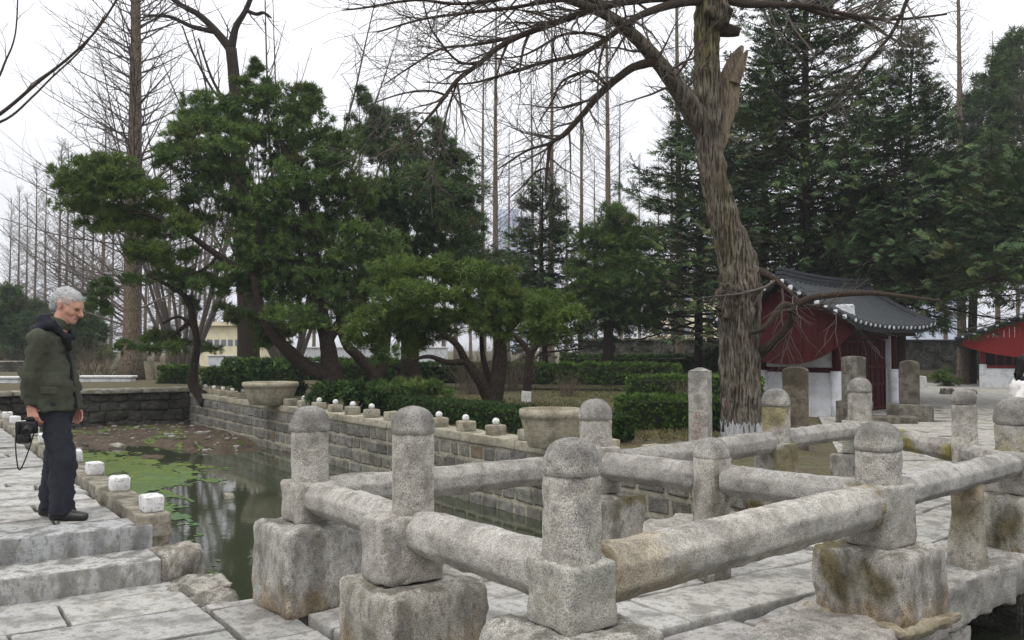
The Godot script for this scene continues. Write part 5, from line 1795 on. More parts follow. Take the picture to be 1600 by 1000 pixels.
func build_hedges() -> void:
	var H := func(px: float, d: float) -> Vector3: return ground_at(px, d)
	hedge("low dark clipped hedge just behind the pond wall between the tubs", S(8.3, 9.6, 0.3), S(8.3, 17.2, 0.3), 0.36, 0.75, "box", 301)
	hedge("near bright clipped hedge right of the round stone tub", H.call(968, 15.2), H.call(1170, 15.0), 0.5, 0.95, "hedge", 302)
	hedge("second clipped hedge behind the inscribed stone pillar", H.call(985, 22.5), H.call(1185, 22.0), 0.62, 1.0, "hedge", 303)
	hedge("long dark clipped hedge across the lawn", H.call(540, 30.5), H.call(1060, 28.0), 0.62, 1.0, "hedge", 304)
	hedge("far clipped hedge with a bright top before the grey garden wall", H.call(880, 38.0), H.call(1160, 37.0), 0.8, 1.4, "hedge", 305)
	hedge("clipped hedge with bright top under the large juniper", H.call(352, 32.0), H.call(620, 33.5), 0.72, 1.4, "hedge", 306)
	hedge("short bright clipped hedge at the corner of the pond", H.call(258, 29.0), H.call(300, 29.0), 0.55, 1.0, "hedge", 307)
	hedge("short bright clipped hedge behind the slim leaning juniper", H.call(325, 28.0), H.call(385, 28.0), 0.5, 1.0, "hedge", 308)
	hedge("low clipped hedge above the left stone tub", H.call(380, 25.5), H.call(470, 25.5), 0.38, 0.8, "box", 309)
	var k := 0
	for q in [[140, 34.0, 1.6, 1.7, 46, "brown bare bush right of the man's face"], [165, 38.0, 2.0, 1.5, 46, "wide brown bare bush beside the flared tree foot"], [255, 33.0, 1.5, 1.2, 40, "brown bare bush left of the short bright hedge"], [110, 40.0, 1.8, 1.3, 40, "low brown bush behind the man's chest"], [745, 26.0, 1.5, 1.5, 60, "dense brown bare bush under the low juniper"], [800, 28.0, 1.4, 1.4, 60, "dense brown bare bush beside the small limed tree"], [890, 25.0, 0.8, 0.8, 30, "small bare bush on the lawn by the round juniper"], [20, 46.0, 2.4, 1.6, 40, "brown bush at the left edge behind the man's back"], [1080, 20.0, 0.6, 0.7, 30, "thin bare bush by the inscribed stone pillar"]]:
		twig_bush(q[5], q[0], q[1], q[2], q[3], q[4], 320 + k, Color(0.15, 0.115, 0.085))
		k += 1
	rng.seed = 330
	var gb := thing("round_bush", "small round green bush before the grey wall at the right", "bush", ground_at(1484, 40.0))
	foliage(gb, "foliage", [[Vector3(0, 0.35, 0), Vector3(0.7, 0.4, 0.6), 14]], "juniper", 28, 0.2)
	clean_counters(gb)
	var gb2 := thing("round_bush", "dark round bush beside the big bare trunk before the wall", "bush", ground_at(1118, 36.0))
	foliage(gb2, "foliage", [[Vector3(0, 0.7, 0), Vector3(0.55, 0.7, 0.5), 16]], "box", 28, 0.2)
	clean_counters(gb2)
	rng.seed = 333
	var gt := thing("grass_tuft", "small green grass tuft at the foot of the lower step at the left edge", "grass", S(0.28, 6.5, 0.0))
	var tt := Geo.new()
	for i in 260:
		var p := Vector3(rf(-0.25, 0.25), -0.01, rf(-0.05, 0.05)).rotated(Vector3.UP, TH)
		var az := rf(0, TAU)
		var w2 := Vector3(cos(az), 0, sin(az)) * rf(0.002, 0.005)
		var cc := Color(0.12, 0.15, 0.05) * rf(0.5, 1.3)
		cc.a = 1.0
		tt.tri(p - w2, p + w2, p + Vector3(rf(-0.04, 0.04), rf(0.02, 0.07), rf(-0.03, 0.03)), cc)
	obj("blades", tt.mesh(), M.leaf, gt).set_meta("kind", "stuff")
	clean_counters(gt)
	# tufts of dry and green grass on the lawn
	rng.seed = 331
	var tg := Geo.new()
	for i in 26000:
		var d := rf(13.0, 34.0)
		var px := rf(600, 1130)
		var p := W(px, 600, d)
		var st := to_st(p)
		if st.x < 7.6:
			continue
		p.y = ground_height(p) - 0.005
		var l := rf(0.03, 0.085)
		var a := rf(0, TAU)
		var w := Vector3(cos(a), 0, sin(a)) * rf(0.008, 0.02)
		var c := Color(0.10, 0.12, 0.035) if rng.randf() < 0.55 else Color(0.19, 0.165, 0.085)
		c = c * rf(0.6, 1.2)
		c.a = 1.0
		tg.tri(p - w, p + w, p + Vector3(rf(-0.04, 0.04), l, rf(-0.04, 0.04)), c)
	tag(obj("lawn_grass", tg.mesh(), M.leaf), "thin grass of the lawn between the hedges", "grass", "", "stuff")
	var lv := Geo.new()
	for i in 2600:
		var d := rf(9.5, 17.0)
		var p := W(rf(880, 1120), 600, d)
		if to_st(p).x < 7.2:
			continue
		p.y = ground_height(p) + rf(0.0, 0.02)
		var a := rf(0, TAU)
		var x := Vector3(cos(a), rf(-0.3, 0.3), sin(a)) * rf(0.02, 0.05)
		var z := Vector3(-sin(a), rf(-0.3, 0.3), cos(a)) * rf(0.012, 0.03)
		var c := Color(0.13, 0.085, 0.05) * rf(0.5, 1.4)
		c.a = 1.0
		lv.tri(p - x, p + z, p + x, c)
	tag(obj("leaf_litter", lv.mesh(), M.leaf), "brown fallen leaves under the near hedge", "leaves", "", "stuff")


# ---------------------------------------------------------------- steles, shrines, walls and far buildings
func stele(label: String, px: float, d: float, w: float, h: float, th: float, turn: float, round_: float, base: Vector3, tint: Color, y0: float, sd: int) -> Node3D:
	var p := W(px, 600, d)
	var t := thing("stone_stele", label, "stele", Vector3(p.x, y0, p.z), turn, "stone steles by the shrine")
	var y := 0.0
	if base.y > 0:
		obj("base_block", rough(base, 0.02, 0.12, 0.02, 3.0, sd, shade(0.8, 0.9)), M.stele, t, Vector3(0, base.y * 0.5, 0))
		y = base.y
	# slab with an arched top
	var prof := PackedVector2Array()
	prof.append(Vector2(-w * 0.5, 0))
	prof.append(Vector2(w * 0.5, 0))
	for k in 11:
		var a := PI * k / 10.0
		prof.append(Vector2(cos(a) * w * 0.5, h - round_ + sin(a) * round_) if round_ > 0.02 else Vector2(cos(a) * w * 0.5, h))
	var g := Geo.new()
	var n := prof.size()
	var bev := 0.018
	var mid := Vector2(0, h * 0.5)
	for sg in [1.0, -1.0]:
		for k in n:
			var a := prof[k]
			var b := prof[(k + 1) % n]
			if a.distance_to(b) < 1e-4:
				continue
			var ai := mid + (a - mid) * (1.0 - bev / maxf((a - mid).length(), 0.05))
			var bi := mid + (b - mid) * (1.0 - bev / maxf((b - mid).length(), 0.05))
			var z0: float = sg * (th * 0.5 - bev)
			var z1: float = sg * th * 0.5
			if sg > 0:
				g.tri(Vector3(mid.x, mid.y, z1), Vector3(ai.x, ai.y, z1), Vector3(bi.x, bi.y, z1), tint)
				g.quad(Vector3(a.x, a.y, z0), Vector3(b.x, b.y, z0), Vector3(bi.x, bi.y, z1), Vector3(ai.x, ai.y, z1), tint)
				g.quad(Vector3(a.x, a.y, -z0), Vector3(b.x, b.y, -z0), Vector3(b.x, b.y, z0), Vector3(a.x, a.y, z0), tint)
			else:
				g.tri(Vector3(mid.x, mid.y, z1), Vector3(bi.x, bi.y, z1), Vector3(ai.x, ai.y, z1), tint)
				g.quad(Vector3(b.x, b.y, z0), Vector3(a.x, a.y, z0), Vector3(ai.x, ai.y, z1), Vector3(bi.x, bi.y, z1), tint)
	obj("slab", g.mesh(), M.granite if round_ <= 0.0 else M.stele, t, Vector3(0, y, 0))
	return t


func roof_y(sh: Dictionary, x: float, z: float) -> float:
	var q: float = clampf(absf(z) / sh.half, 0.0, 1.0)
	var e: float = absf(x - sh.len * 0.5) / (sh.len * 0.5)
	return lerpf(sh.ridge, sh.eave, pow(q, 0.82)) + 0.16 * pow(e, 3.0) * q + 0.1 * pow(e, 2.5) * (1.0 - q)


func shrine(label: String, at: Vector3, turn: float, sh: Dictionary) -> Node3D:
	rng.seed = int(sh.len * 100)
	var t := thing("shrine", label, "shrine", at, turn)
	var L: float = sh.len
	var hw: float = sh.half
	# roof shell: upper and lower face
	var g := Geo.new()
	var nx := 12
	var nz := 16
	for i in nx:
		for j in nz:
			var x0 := L * i / nx
			var x1 := L * (i + 1) / nx
			var z0 := -hw + 2.0 * hw * j / nz
			var z1 := -hw + 2.0 * hw * (j + 1) / nz
			var a := Vector3(x0, roof_y(sh, x0, z0), z0)
			var b := Vector3(x1, roof_y(sh, x1, z0), z0)
			var c := Vector3(x1, roof_y(sh, x1, z1), z1)
			var d := Vector3(x0, roof_y(sh, x0, z1), z1)
			g.quad(d, c, b, a)
			var dn := Vector3.DOWN * 0.1
			g.quad(a + dn, b + dn, c + dn, d + dn)
			if i == 0:
				g.quad(a + dn, d + dn, d, a)
			if i == nx - 1:
				g.quad(c + dn, b + dn, b, c)
			if j == 0:
				g.quad(b + dn, a + dn, a, b)
			if j == nz - 1:
				g.quad(d + dn, c + dn, c, d)
	obj("roof", g.mesh(), M.pan, t)
	var disc := prism([[0.0, 0.058, 0.052, 1.0], [0.012, 0.06, 0.054, 1.0], [0.02, 0.045, 0.04, 1.0]], 12, 0.02, 14.0, 3)
	# rounded rows of tiles down each slope, their ends daubed white
	var n := int(L / 0.27)
	for sg in [1.0, -1.0]:
		for i in n:
			var x := L * (i + 0.5) / n
			var pts := PackedVector3Array()
			var rad := PackedFloat32Array()
			for k in 11:
				var z: float = sg * (0.1 + (hw - 0.08) * k / 10.0)
				pts.append(Vector3(x, roof_y(sh, x, z) + 0.045, z))
				rad.append(0.08 + (0.008 if k % 2 else 0.0))
			var tg := Geo.new()
			var v := rf(1.0, 1.7)
			tg.tube(pts, rad, 8, Color(v, v, v), true)
			var tr := obj("tile_row", tg.mesh(), M.tile, t)
			if sg > 0 and rng.randf() < 0.9:
				obj("end_tile", disc, M.plaster, tr, pts[10] + Vector3(rf(-0.01, 0.01), rf(-0.015, 0.005), 0.0), Basis(Vector3.RIGHT, PI / 2 + rf(0.0, 0.4)).scaled(Vector3.ONE * rf(0.8, 1.1)))
	for sg in [1.0, -1.0]:
		for k in 8:
			var z: float = sg * hw * (k + 0.55) / 8.2
			var vg := Geo.new()
			var y := roof_y(sh, 0, z) + 0.02
			vg.tube(PackedVector3Array([Vector3(-0.05, y, z), Vector3(0.16, y, z), Vector3(0.34, y + 0.03, z)]), PackedFloat32Array([0.07, 0.07, 0.05]), 8, Color.WHITE, true)
			var tr := obj("verge_tile", vg.mesh(), M.tile, t)
			obj("end_tile", disc, M.plaster, tr, Vector3(-0.045, y + rf(-0.01, 0.01), z), Basis(Vector3.BACK, PI / 2).scaled(Vector3.ONE * rf(0.75, 1.25)))
	# ridges
	for q in [[Vector3(0.05, 0, 0), Vector3(L - 0.05, 0, 0), 0.12, 0.30], [Vector3(0.42, 0, 0.1), Vector3(0.42, 0, hw * 0.74), 0.085, 0.15], [Vector3(0.42, 0, -0.1), Vector3(0.42, 0, -hw * 0.74), 0.085, 0.15], [Vector3(L - 0.42, 0, 0.1), Vector3(L - 0.42, 0, hw * 0.8), 0.085, 0.15]]:
		var rg := Geo.new()
		var m := 12
		for k in m:
			var a: Vector3 = q[0].lerp(q[1], float(k) / m)
			var b: Vector3 = q[0].lerp(q[1], float(k + 1) / m)
			a.y = roof_y(sh, a.x, a.z)
			b.y = roof_y(sh, b.x, b.z)
			var s: Vector3 = (b - a).cross(Vector3.UP).normalized() * q[2]
			for lay in 3:
				var u0: Vector3 = Vector3.UP * (q[3] * lay / 3.0)
				var u1: Vector3 = Vector3.UP * (q[3] * (lay + 0.75) / 3.0)
				var s2 := s * (1.0 - 0.14 * lay)
				rg.quad(a - s2 + u0, b - s2 + u0, b - s2 + u1, a - s2 + u1)
				rg.quad(b + s2 + u0, a + s2 + u0, a + s2 + u1, b + s2 + u1)
				rg.quad(a - s2 + u1, b - s2 + u1, b + s2 + u1, a + s2 + u1)
				if k == 0:
					rg.quad(a + s2 + u0, a - s2 + u0, a - s2 + u1, a + s2 + u1)
				if k == m - 1:
					rg.quad(b - s2 + u0, b + s2 + u0, b + s2 + u1, b - s2 + u1)
		obj("ridge", rg.mesh(), M.tile, t)
	obj("plaster_patch", rough(Vector3(0.34, 0.30, 0.36), 0.04, 0.05, 0.04, 5.0, 5), M.plaster, t, Vector3(0.36, roof_y(sh, 0.36, hw * 0.82) + 0.12, hw * 0.82))
	# boards of the gable with their curved lower edge
	var bw := 0.2
	var nb := int(hw * 2.0 * 0.93 / bw)
	for k in nb:
		var z0 := -hw * 0.93 + bw * k
		var z1 := z0 + bw - 0.008
		var lowy := func(z: float) -> float: return lerpf(sh.skirt, sh.eave - 0.02, pow(absf(z) / hw, 2.3))
		var gg := Geo.new()
		var yt0 := roof_y(sh, 0.28, z0) - 0.1
		var yt1 := roof_y(sh, 0.28, z1) - 0.1
		var y0: float = lowy.call(z0)
		var y1: float = lowy.call(z1)
		if yt0 - y0 < 0.03 and yt1 - y1 < 0.03:
			continue
		var xo := 0.26 + (0.012 if k % 2 else 0.0)
		var v := rf(0.85, 1.1)
		var c := Color(v, v, v)
		gg.quad(Vector3(xo, y0, z0), Vector3(xo, y1, z1), Vector3(xo, maxf(yt1, y1 + 0.01), z1), Vector3(xo, maxf(yt0, y0 + 0.01), z0), c)
		gg.quad(Vector3(xo + 0.03, y1, z1), Vector3(xo + 0.03, y0, z0), Vector3(xo + 0.03, maxf(yt0, y0 + 0.01), z0), Vector3(xo + 0.03, maxf(yt1, y1 + 0.01), z1), c)
		gg.quad(Vector3(xo, y0, z0), Vector3(xo + 0.03, y0, z0), Vector3(xo + 0.03, y1, z1), Vector3(xo, y1, z1), c)
		gg.quad(Vector3(xo, y1, z1), Vector3(xo + 0.03, y1, z1), Vector3(xo + 0.03, yt1, z1), Vector3(xo, yt1, z1), c)
		gg.quad(Vector3(xo + 0.03, y0, z0), Vector3(xo, y0, z0), Vector3(xo, yt0, z0), Vector3(xo + 0.03, yt0, z0), c)
		obj("gable_board", gg.mesh(), sh.red, t)
	# walls
	var w: float = sh.wall
	var xa: float = sh.wall_from
	var xb: float = sh.wall_to
	var add := func(called: String, lo: Vector3, hi: Vector3, m: Material) -> void:
		var bg := Geo.new()
		bg.bevel_box((lo + hi) * 0.5, hi - lo, 0.008)
		obj(called, bg.mesh(), m, t)
	var top: float = sh.eave + 0.25
	add.call("white_wall", Vector3(xa, -0.2, -w), Vector3(xa + 0.12, sh.beam, w), M.plaster)
	add.call("red_beam", Vector3(xa - 0.02, sh.beam + 0.001, -w), Vector3(xa + 0.14, sh.beam + 0.12, w), sh.red)
	if sh.window:
		add.call("dark_opening", Vector3(xa + 0.06, sh.beam + 0.121, -w), Vector3(xa + 0.12, top, w), M.cloth_black)
		add.call("white_base", Vector3(xa - 0.14, -0.2, -w - 0.14), Vector3(xa - 0.021, sh.beam - 0.03, w + 0.14), M.plaster)
		for k in 14:
			var z := lerpf(-w * 0.8, w * 0.8, k / 13.0)
			add.call("window_bar", Vector3(xa + 0.01, sh.beam + 0.122, z - 0.03), Vector3(xa + 0.05, top - 0.3, z + 0.03), M.white if k in [6, 7, 8] else sh.red)
	else:
		add.call("white_panel", Vector3(xa + 0.02, sh.beam + 0.122, -w), Vector3(xa + 0.12, top + 0.3, w), M.plaster)
	add.call("white_wall", Vector3(xb - 0.12, -0.2, -w), Vector3(xb, top, w), M.plaster)
	add.call("white_wall", Vector3(xa + 0.13, -0.2, -w), Vector3(xb - 0.13, top, -w + 0.12), M.plaster)
	# front: pillars on white stone feet, red doors between them
	for q in [xa, lerpf(xa, xb, 0.5), xb]:
		for z in [w, -w]:
			if z < 0 and q != xa:
				continue
			if q > xa and q < xb:
				continue
			obj("pillar_foot", prism(even(-0.2, 1.02, 3, 0.145, 0.145, 0.0), 8, 0.0, 1.0, 3), M.plaster, t, Vector3(q, 0, z))
			obj("red_pillar", prism(even(1.021, top + 0.1, 3, 0.105, 0.105, 0.9), 12, 0.0, 1.0, 3), sh.red, t, Vector3(q, 0, z))
	var nd := 5
	for k in nd:
		var x0 := lerpf(xa + 0.16, xb - 0.16, float(k) / nd)
		var x1 := lerpf(xa + 0.16, xb - 0.16, float(k + 1) / nd) - 0.02
		var dg := Geo.new()
		dg.bevel_box(Vector3((x0 + x1) * 0.5, 0.86, w - 0.16), Vector3(x1 - x0, 1.9, 0.04), 0.006, Color(0.55, 0.5, 0.5))
		var dr := obj("door_leaf", dg.mesh(), sh.red, t)
		for yy in [0.0, 0.62, 1.1, 1.76]:
			var fg := Geo.new()
			fg.bevel_box(Vector3((x0 + x1) * 0.5, yy, w - 0.125), Vector3(x1 - x0 - 0.02, 0.07, 0.03), 0.005)
			obj("door_rail", fg.mesh(), sh.red, dr)
		for xx in [x0 + 0.04, (x0 + x1) * 0.5, x1 - 0.04]:
			var fg := Geo.new()
			fg.bevel_box(Vector3(xx, 0.86, w - 0.128), Vector3(0.06, 1.86, 0.026), 0.005)
			obj("door_stile", fg.mesh(), sh.red, dr)
	add.call("lintel", Vector3(xa + 0.1, 1.84, w - 0.2), Vector3(xb - 0.1, top, w - 0.06), sh.red)
	add.call("eave_beam", Vector3(0.3, sh.eave - 0.16, hw - 0.55), Vector3(L - 0.3, sh.eave - 0.03, hw - 0.42), M.bark_dark)
	for k in 16:
		var x := lerpf(0.35, L - 0.35, k / 15.0)
		var rg := Geo.new()
		rg.tube(PackedVector3Array([Vector3(x, roof_y(sh, x, hw * 0.3) - 0.2, hw * 0.3), Vector3(x, roof_y(sh, x, hw * 0.94) - 0.15, hw * 0.94)]), PackedFloat32Array([0.045, 0.04]), 6, Color.WHITE, true)
		obj("rafter", rg.mesh(), M.bark_dark, t)
	add.call("stone_platform", Vector3(xa - 0.5, -0.4, -w - 0.5), Vector3(xb + 0.4, -0.205, w + 0.6), M.concrete)
	clean_counters(t)
	return t


func block_building(label: String, px0: float, px1: float, top_px: float, d: float, depth: float, m: Material, rows: int, cols: int, win: Vector2, glass: Material, roof: bool, low_px := 560.0) -> void:
	var a := W(px0, 545, d)
	var b := W(px1, 545, d)
	var hgt := W(px0, top_px, d).y
	var t := thing("building", label, "building", Vector3((a.x + b.x) * 0.5, 0, -d))
	var wd := b.x - a.x
	var g := Geo.new()
	g.box(Vector3(-wd * 0.5, -0.5, -depth), Vector3(wd * 0.5, hgt, 0))
	obj("wall", g.mesh(), m, t)
	var rg := Geo.new()
	if roof:
		rg.box(Vector3(-wd * 0.5 - 0.3, hgt + 0.003, -depth - 0.3), Vector3(wd * 0.5 + 0.3, hgt + 0.25, 0.3))
	else:
		rg.box(Vector3(-wd * 0.42, hgt + 0.003, -depth * 0.8), Vector3(wd * 0.1, hgt + 2.0, -1.0))
	obj("roof", rg.mesh(), m, t)
	var y0 := W(px0, low_px, d).y
	for r in rows:
		for c in cols:
			var x := -wd * 0.5 + wd * (c + 0.5) / cols
			var y := lerpf(y0, hgt, (r + 0.5) / rows)
			var wg := Geo.new()
			wg.box(Vector3(x - win.x * 0.5, y - win.y * 0.5, -0.1), Vector3(x + win.x * 0.5, y + win.y * 0.5, 0.03))
			var o := obj("window", wg.mesh(), glass, t)
			if win.x > 0.6:
				var sg := Geo.new()
				sg.box(Vector3(x - win.x * 0.55, y - win.y * 0.5 - 0.12, 0.0), Vector3(x + win.x * 0.55, y - win.y * 0.5 - 0.004, 0.12))
				obj("sill", sg.mesh(), m, o)
	clean_counters(t)


func build_far() -> void:
	var y_court := -0.06
	# courtyard
	var cy := setting("courtyard")
	tag(cy, "pale uneven paving of the courtyard before the shrines")
	var g := Geo.new()
	for i in 24:
		for j in 30:
			var q := []
			for c in [[i, j], [i + 1, j], [i + 1, j + 1], [i, j + 1]]:
				var d: float = 8.0 + c[1] * 1.2
				q.append(Vector3(0.30 * d + 0.9 + c[0] * (0.55 * d - 0.9) / 24.0, y_court + 0.03, -d))
			g.quad(q[0], q[1], q[2], q[3])
	obj("paving", g.mesh(), M.court, cy)
	rng.seed = 500
	var d := 9.6
	while d < 25.0:
		var row := rf(0.55, 0.9)
		var x := 0.31 * d + 1.0
		while x < 0.68 * d:
			var l := rf(0.5, 1.15)
			var st := to_st(Vector3(x + l * 0.5, 0, -d - row * 0.5))
			if st.x > 9.9 or st.y < 3.0:
				obj("flagstone", slab_mesh(quad_poly(x + 0.03, x + l - 0.02, -d - row + 0.03, -d - 0.02, 0.06), 0.05, 0.015, shade(0.85, 1.15), rf(-0.015, 0.015)), M.court, cy, Vector3(x + l * 0.5, y_court + 0.052 + rf(-0.012, 0.014), -d - row * 0.5))
			x += l
		d += row
	# steles
	var s1 := stele("squared pale granite pillar with a carved inscription beside the bare trunk", 1094, 12.4, 0.27, 1.12, 0.27, -0.45, 0.0, Vector3.ZERO, Color(0.92, 0.92, 0.92), 0.2, 1)
	obj("pyramid_top", prism([[0.0, 0.185, 0.185, 0.0], [0.05, 0.04, 0.04, 0.0]], 4, 0.0, 1.0, 2, Color(0.92, 0.92, 0.92)), M.granite, s1, Vector3(0, 1.121, 0), Basis(Vector3.UP, PI / 4))
	for q in [[0.0, 0.95, 0.07, 0.012, 0], [0.0, 0.80, 0.05, 0.01, 0], [0.0, 0.76, 0.012, 0.07, 0], [-0.02, 0.72, 0.012, 0.05, 0], [0.022, 0.72, 0.012, 0.05, 0], [0.0, 0.69, 0.06, 0.01, 0], [0.0, 0.56, 0.06, 0.01, 1], [-0.025, 0.52, 0.01, 0.07, 1], [0.025, 0.52, 0.01, 0.07, 1], [0.0, 0.525, 0.05, 0.009, 1], [0.0, 0.48, 0.075, 0.011, 1], [0.0, 0.41, 0.085, 0.012, 1], [0.0, 0.38, 0.012, 0.09, 1], [-0.028, 0.33, 0.012, 0.06, 1], [0.028, 0.33, 0.012, 0.06, 1], [0.0, 0.29, 0.07, 0.011, 1], [0.0, 0.23, 0.06, 0.01, 1], [0.0, 0.19, 0.012, 0.07, 1]]:
		var cg := Geo.new()
		cg.box(Vector3(q[0] - q[2] * 0.5, q[1] - q[3] * 0.5, 0.133), Vector3(q[0] + q[2] * 0.5, q[1] + q[3] * 0.5, 0.1372), Color(0.30, 0.15, 0.11) if q[4] else Color(0.2, 0.19, 0.18))
		obj("carved_stroke", cg.mesh(), M.leaf, s1)
	clean_counters(s1)
	stele("tall round topped brown stele standing before the white shrine wall", 1243, 14.6, 0.40, 1.42, 0.22, -0.35, 0.06, Vector3.ZERO, Color(0.92, 0.85, 0.76), -0.08, 2)
	stele("grey stele on a block base before the red doors", 1334, 20.0, 0.5, 1.0, 0.2, 0.2, 0.05, Vector3(0.62, 0.52, 0.5), Color(0.8, 0.82, 0.8), -0.05, 3)
	stele("dark stele on a wide stone base right of the shrine", 1421, 20.5, 0.42, 1.0, 0.2, -0.5, 0.09, Vector3(0.95, 0.42, 0.62), Color(0.62, 0.6, 0.56), -0.05, 4)
	var lb := obj("low_stone", rough(Vector3(1.6, 0.18, 0.6), 0.03, 0.15, 0.02, 3.0, 5, Color(0.9, 0.88, 0.84)), M.stele, self, W(1370, 660, 20.0))
	lb.position.y = 0.05
	tag(lb, "long low stone step between the two steles on bases", "stone step")
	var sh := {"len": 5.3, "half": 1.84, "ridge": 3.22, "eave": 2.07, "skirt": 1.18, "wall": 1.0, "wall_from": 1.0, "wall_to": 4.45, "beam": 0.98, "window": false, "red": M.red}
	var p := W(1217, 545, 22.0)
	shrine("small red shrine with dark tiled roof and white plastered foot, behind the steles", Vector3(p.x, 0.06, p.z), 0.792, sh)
	var sh2 := {"len": 7.0, "half": 3.6, "ridge": 3.5, "eave": 1.93, "skirt": 1.28, "wall": 2.55, "wall_from": 0.8, "wall_to": 6.0, "beam": 0.86, "window": true, "red": M.red_bright}
	var p2 := W(1645, 545, 37.0)
	shrine("bright red shrine at the right edge with a white base and barred window", Vector3(p2.x, -0.06, p2.z), 1.10, sh2)
	# garden wall with a tiled coping
	rng.seed = 501
	for q in [[W(905, 545, 47.0), W(1180, 545, 45.0), "grey garden wall with pale coping behind the hedges", 2.05], [W(1330, 545, 47.0), W(1600, 545, 50.0), "grey stone garden wall between the two shrines", 2.0]]:
		var a: Vector3 = q[0]
		var b: Vector3 = q[1]
		a.y = 0
		b.y = 0
		var turn := -atan2((b - a).z, (b - a).x)
		var gw := thing("garden_wall", q[2], "wall", a, turn)
		var L := a.distance_to(b)
		var wg := Geo.new()
		wg.box(Vector3(0, -0.5, -0.5), Vector3(L, q[3], 0))
		obj("wall_face", wg.mesh(), M.rubble, gw)
		var x := 0.0
		while x < L - 0.1:
			var l := minf(rf(0.35, 0.8), L - x)
			for row in 4:
				if rng.randf() < 0.45:
					obj("stone", rough(Vector3(l, rf(0.28, 0.42), 0.14), 0.06, 0.3, 0.05, 3.0, int(x * 50) + row, shade(0.85, 1.35)), M.rubble, gw, Vector3(x + l * 0.5, 0.15 + row * 0.48 + rf(-0.08, 0.08), 0.0))
			x += l
		x = 0.0
		while x < L - 0.05:
			var l := minf(0.5, L - x)
			var cg := Geo.new()
			cg.bevel_box(Vector3(x + l * 0.5, q[3] + 0.07, -0.25), Vector3(l - 0.02, 0.13, 0.75), 0.03, shade(0.9, 1.1))
			obj("coping", cg.mesh(), M.concrete if q[3] > 2.02 else M.tile, gw)
			x += l
		clean_counters(gw)
	for q in [["low grey stone wall at the left edge behind the man", -70.0, 66.0, 44.0, 0.95, "rubble"], ["long white wall seen under the large juniper", 445.0, 700.0, 46.0, 1.65, "plaster"], ["low white painted ledge right of the man's elbow", 124.0, 215.0, 31.0, 0.62, "plaster"], ["low white painted ledge left of the man", -20.0, 42.0, 30.0, 0.62, "plaster"], ["low white wall under the cream building", 325.0, 378.0, 50.0, 1.2, "plaster"]]:
		var a := W(q[1], 545, q[3])
		var b := W(q[2], 545, q[3] + 0.5)
		var lw := thing("low_wall" if q[4] < 1.5 else "white_wall", q[0], "wall", Vector3(a.x, 0.2, a.z))
		var wg := Geo.new()
		wg.bevel_box(Vector3((b.x - a.x) * 0.5, q[4] * 0.5 - 0.2, -0.2), Vector3(b.x - a.x, q[4], 0.4), 0.03)
		obj("wall_face", wg.mesh(), M[q[5]], lw)
		var cg := Geo.new()
		cg.bevel_box(Vector3((b.x - a.x) * 0.5, q[4] - 0.155, -0.2), Vector3(b.x - a.x + 0.1, 0.08, 0.5), 0.02)
		obj("coping", cg.mesh(), M.concrete if q[5] == "rubble" else M.white, lw)
		clean_counters(lw)
	for q in [["white marker stone by the garden wall between the shrines", 1440, 580, 38.0, Vector3(0.3, 0.6, 0.3), true], ["small brown boulder in the courtyard before the wall", 1479, 602, 33.0, Vector3(0.42, 0.26, 0.3), false], ["flat brown boulder near the white base of the right shrine", 1513, 599, 33.0, Vector3(0.5, 0.2, 0.3), false]]:
		var o := obj("boulder" if not q[5] else "marker_stone", rough(q[4], 0.07, 0.08, 0.06, 3.0, int(q[1]), shade(0.8, 1.0)), M.white if q[5] else M.concrete, self, Vector3(W(q[1], 545, q[3]).x, q[4].y * 0.4 - 0.05, -q[3]))
		tag(o, q[0], "stone")
	# far buildings
	var cream := mat(image(128, Color(0.88, 0.84, 0.72), [[0.03, 3, 0.4, 0.8, Color(0.82, 0.78, 0.67), 0.7]], 61), Vector3.ONE * 0.3, 0.85)
	var pale := mat(image(128, Color(0.76, 0.79, 0.86), [[0.03, 3, 0.4, 0.8, Color(0.7, 0.73, 0.8), 0.7]], 62), Vector3.ONE * 0.1, 0.85)
	var pane := flat(Color(0.16, 0.19, 0.24), 0.15, 0.6)
	var pane2 := flat(Color(0.30, 0.34, 0.42), 0.2, 0.5)
	block_building("low cream building with a row of small windows seen under the juniper", 312, 408, 509, 60.0, 8.0, cream, 1, 9, Vector2(0.3, 0.42), pane, true, 562)
	block_building("pale bluish high-rise far behind the bare conifers", 773, 834, 338, 220.0, 9.0, pale, 10, 5, Vector2(1.1, 1.6), pane2, false, 500)
	block_building("cream apartment block behind the reddish foot of a bare conifer", 1030, 1135, 428, 120.0, 9.0, cream, 4, 6, Vector2(0.8, 1.1), pane, true, 530)
	block_building("pale tower block between the right spruces", 1440, 1503, 408, 170.0, 9.0, pale, 6, 4, Vector2(1.0, 1.3), pane2, false, 520)


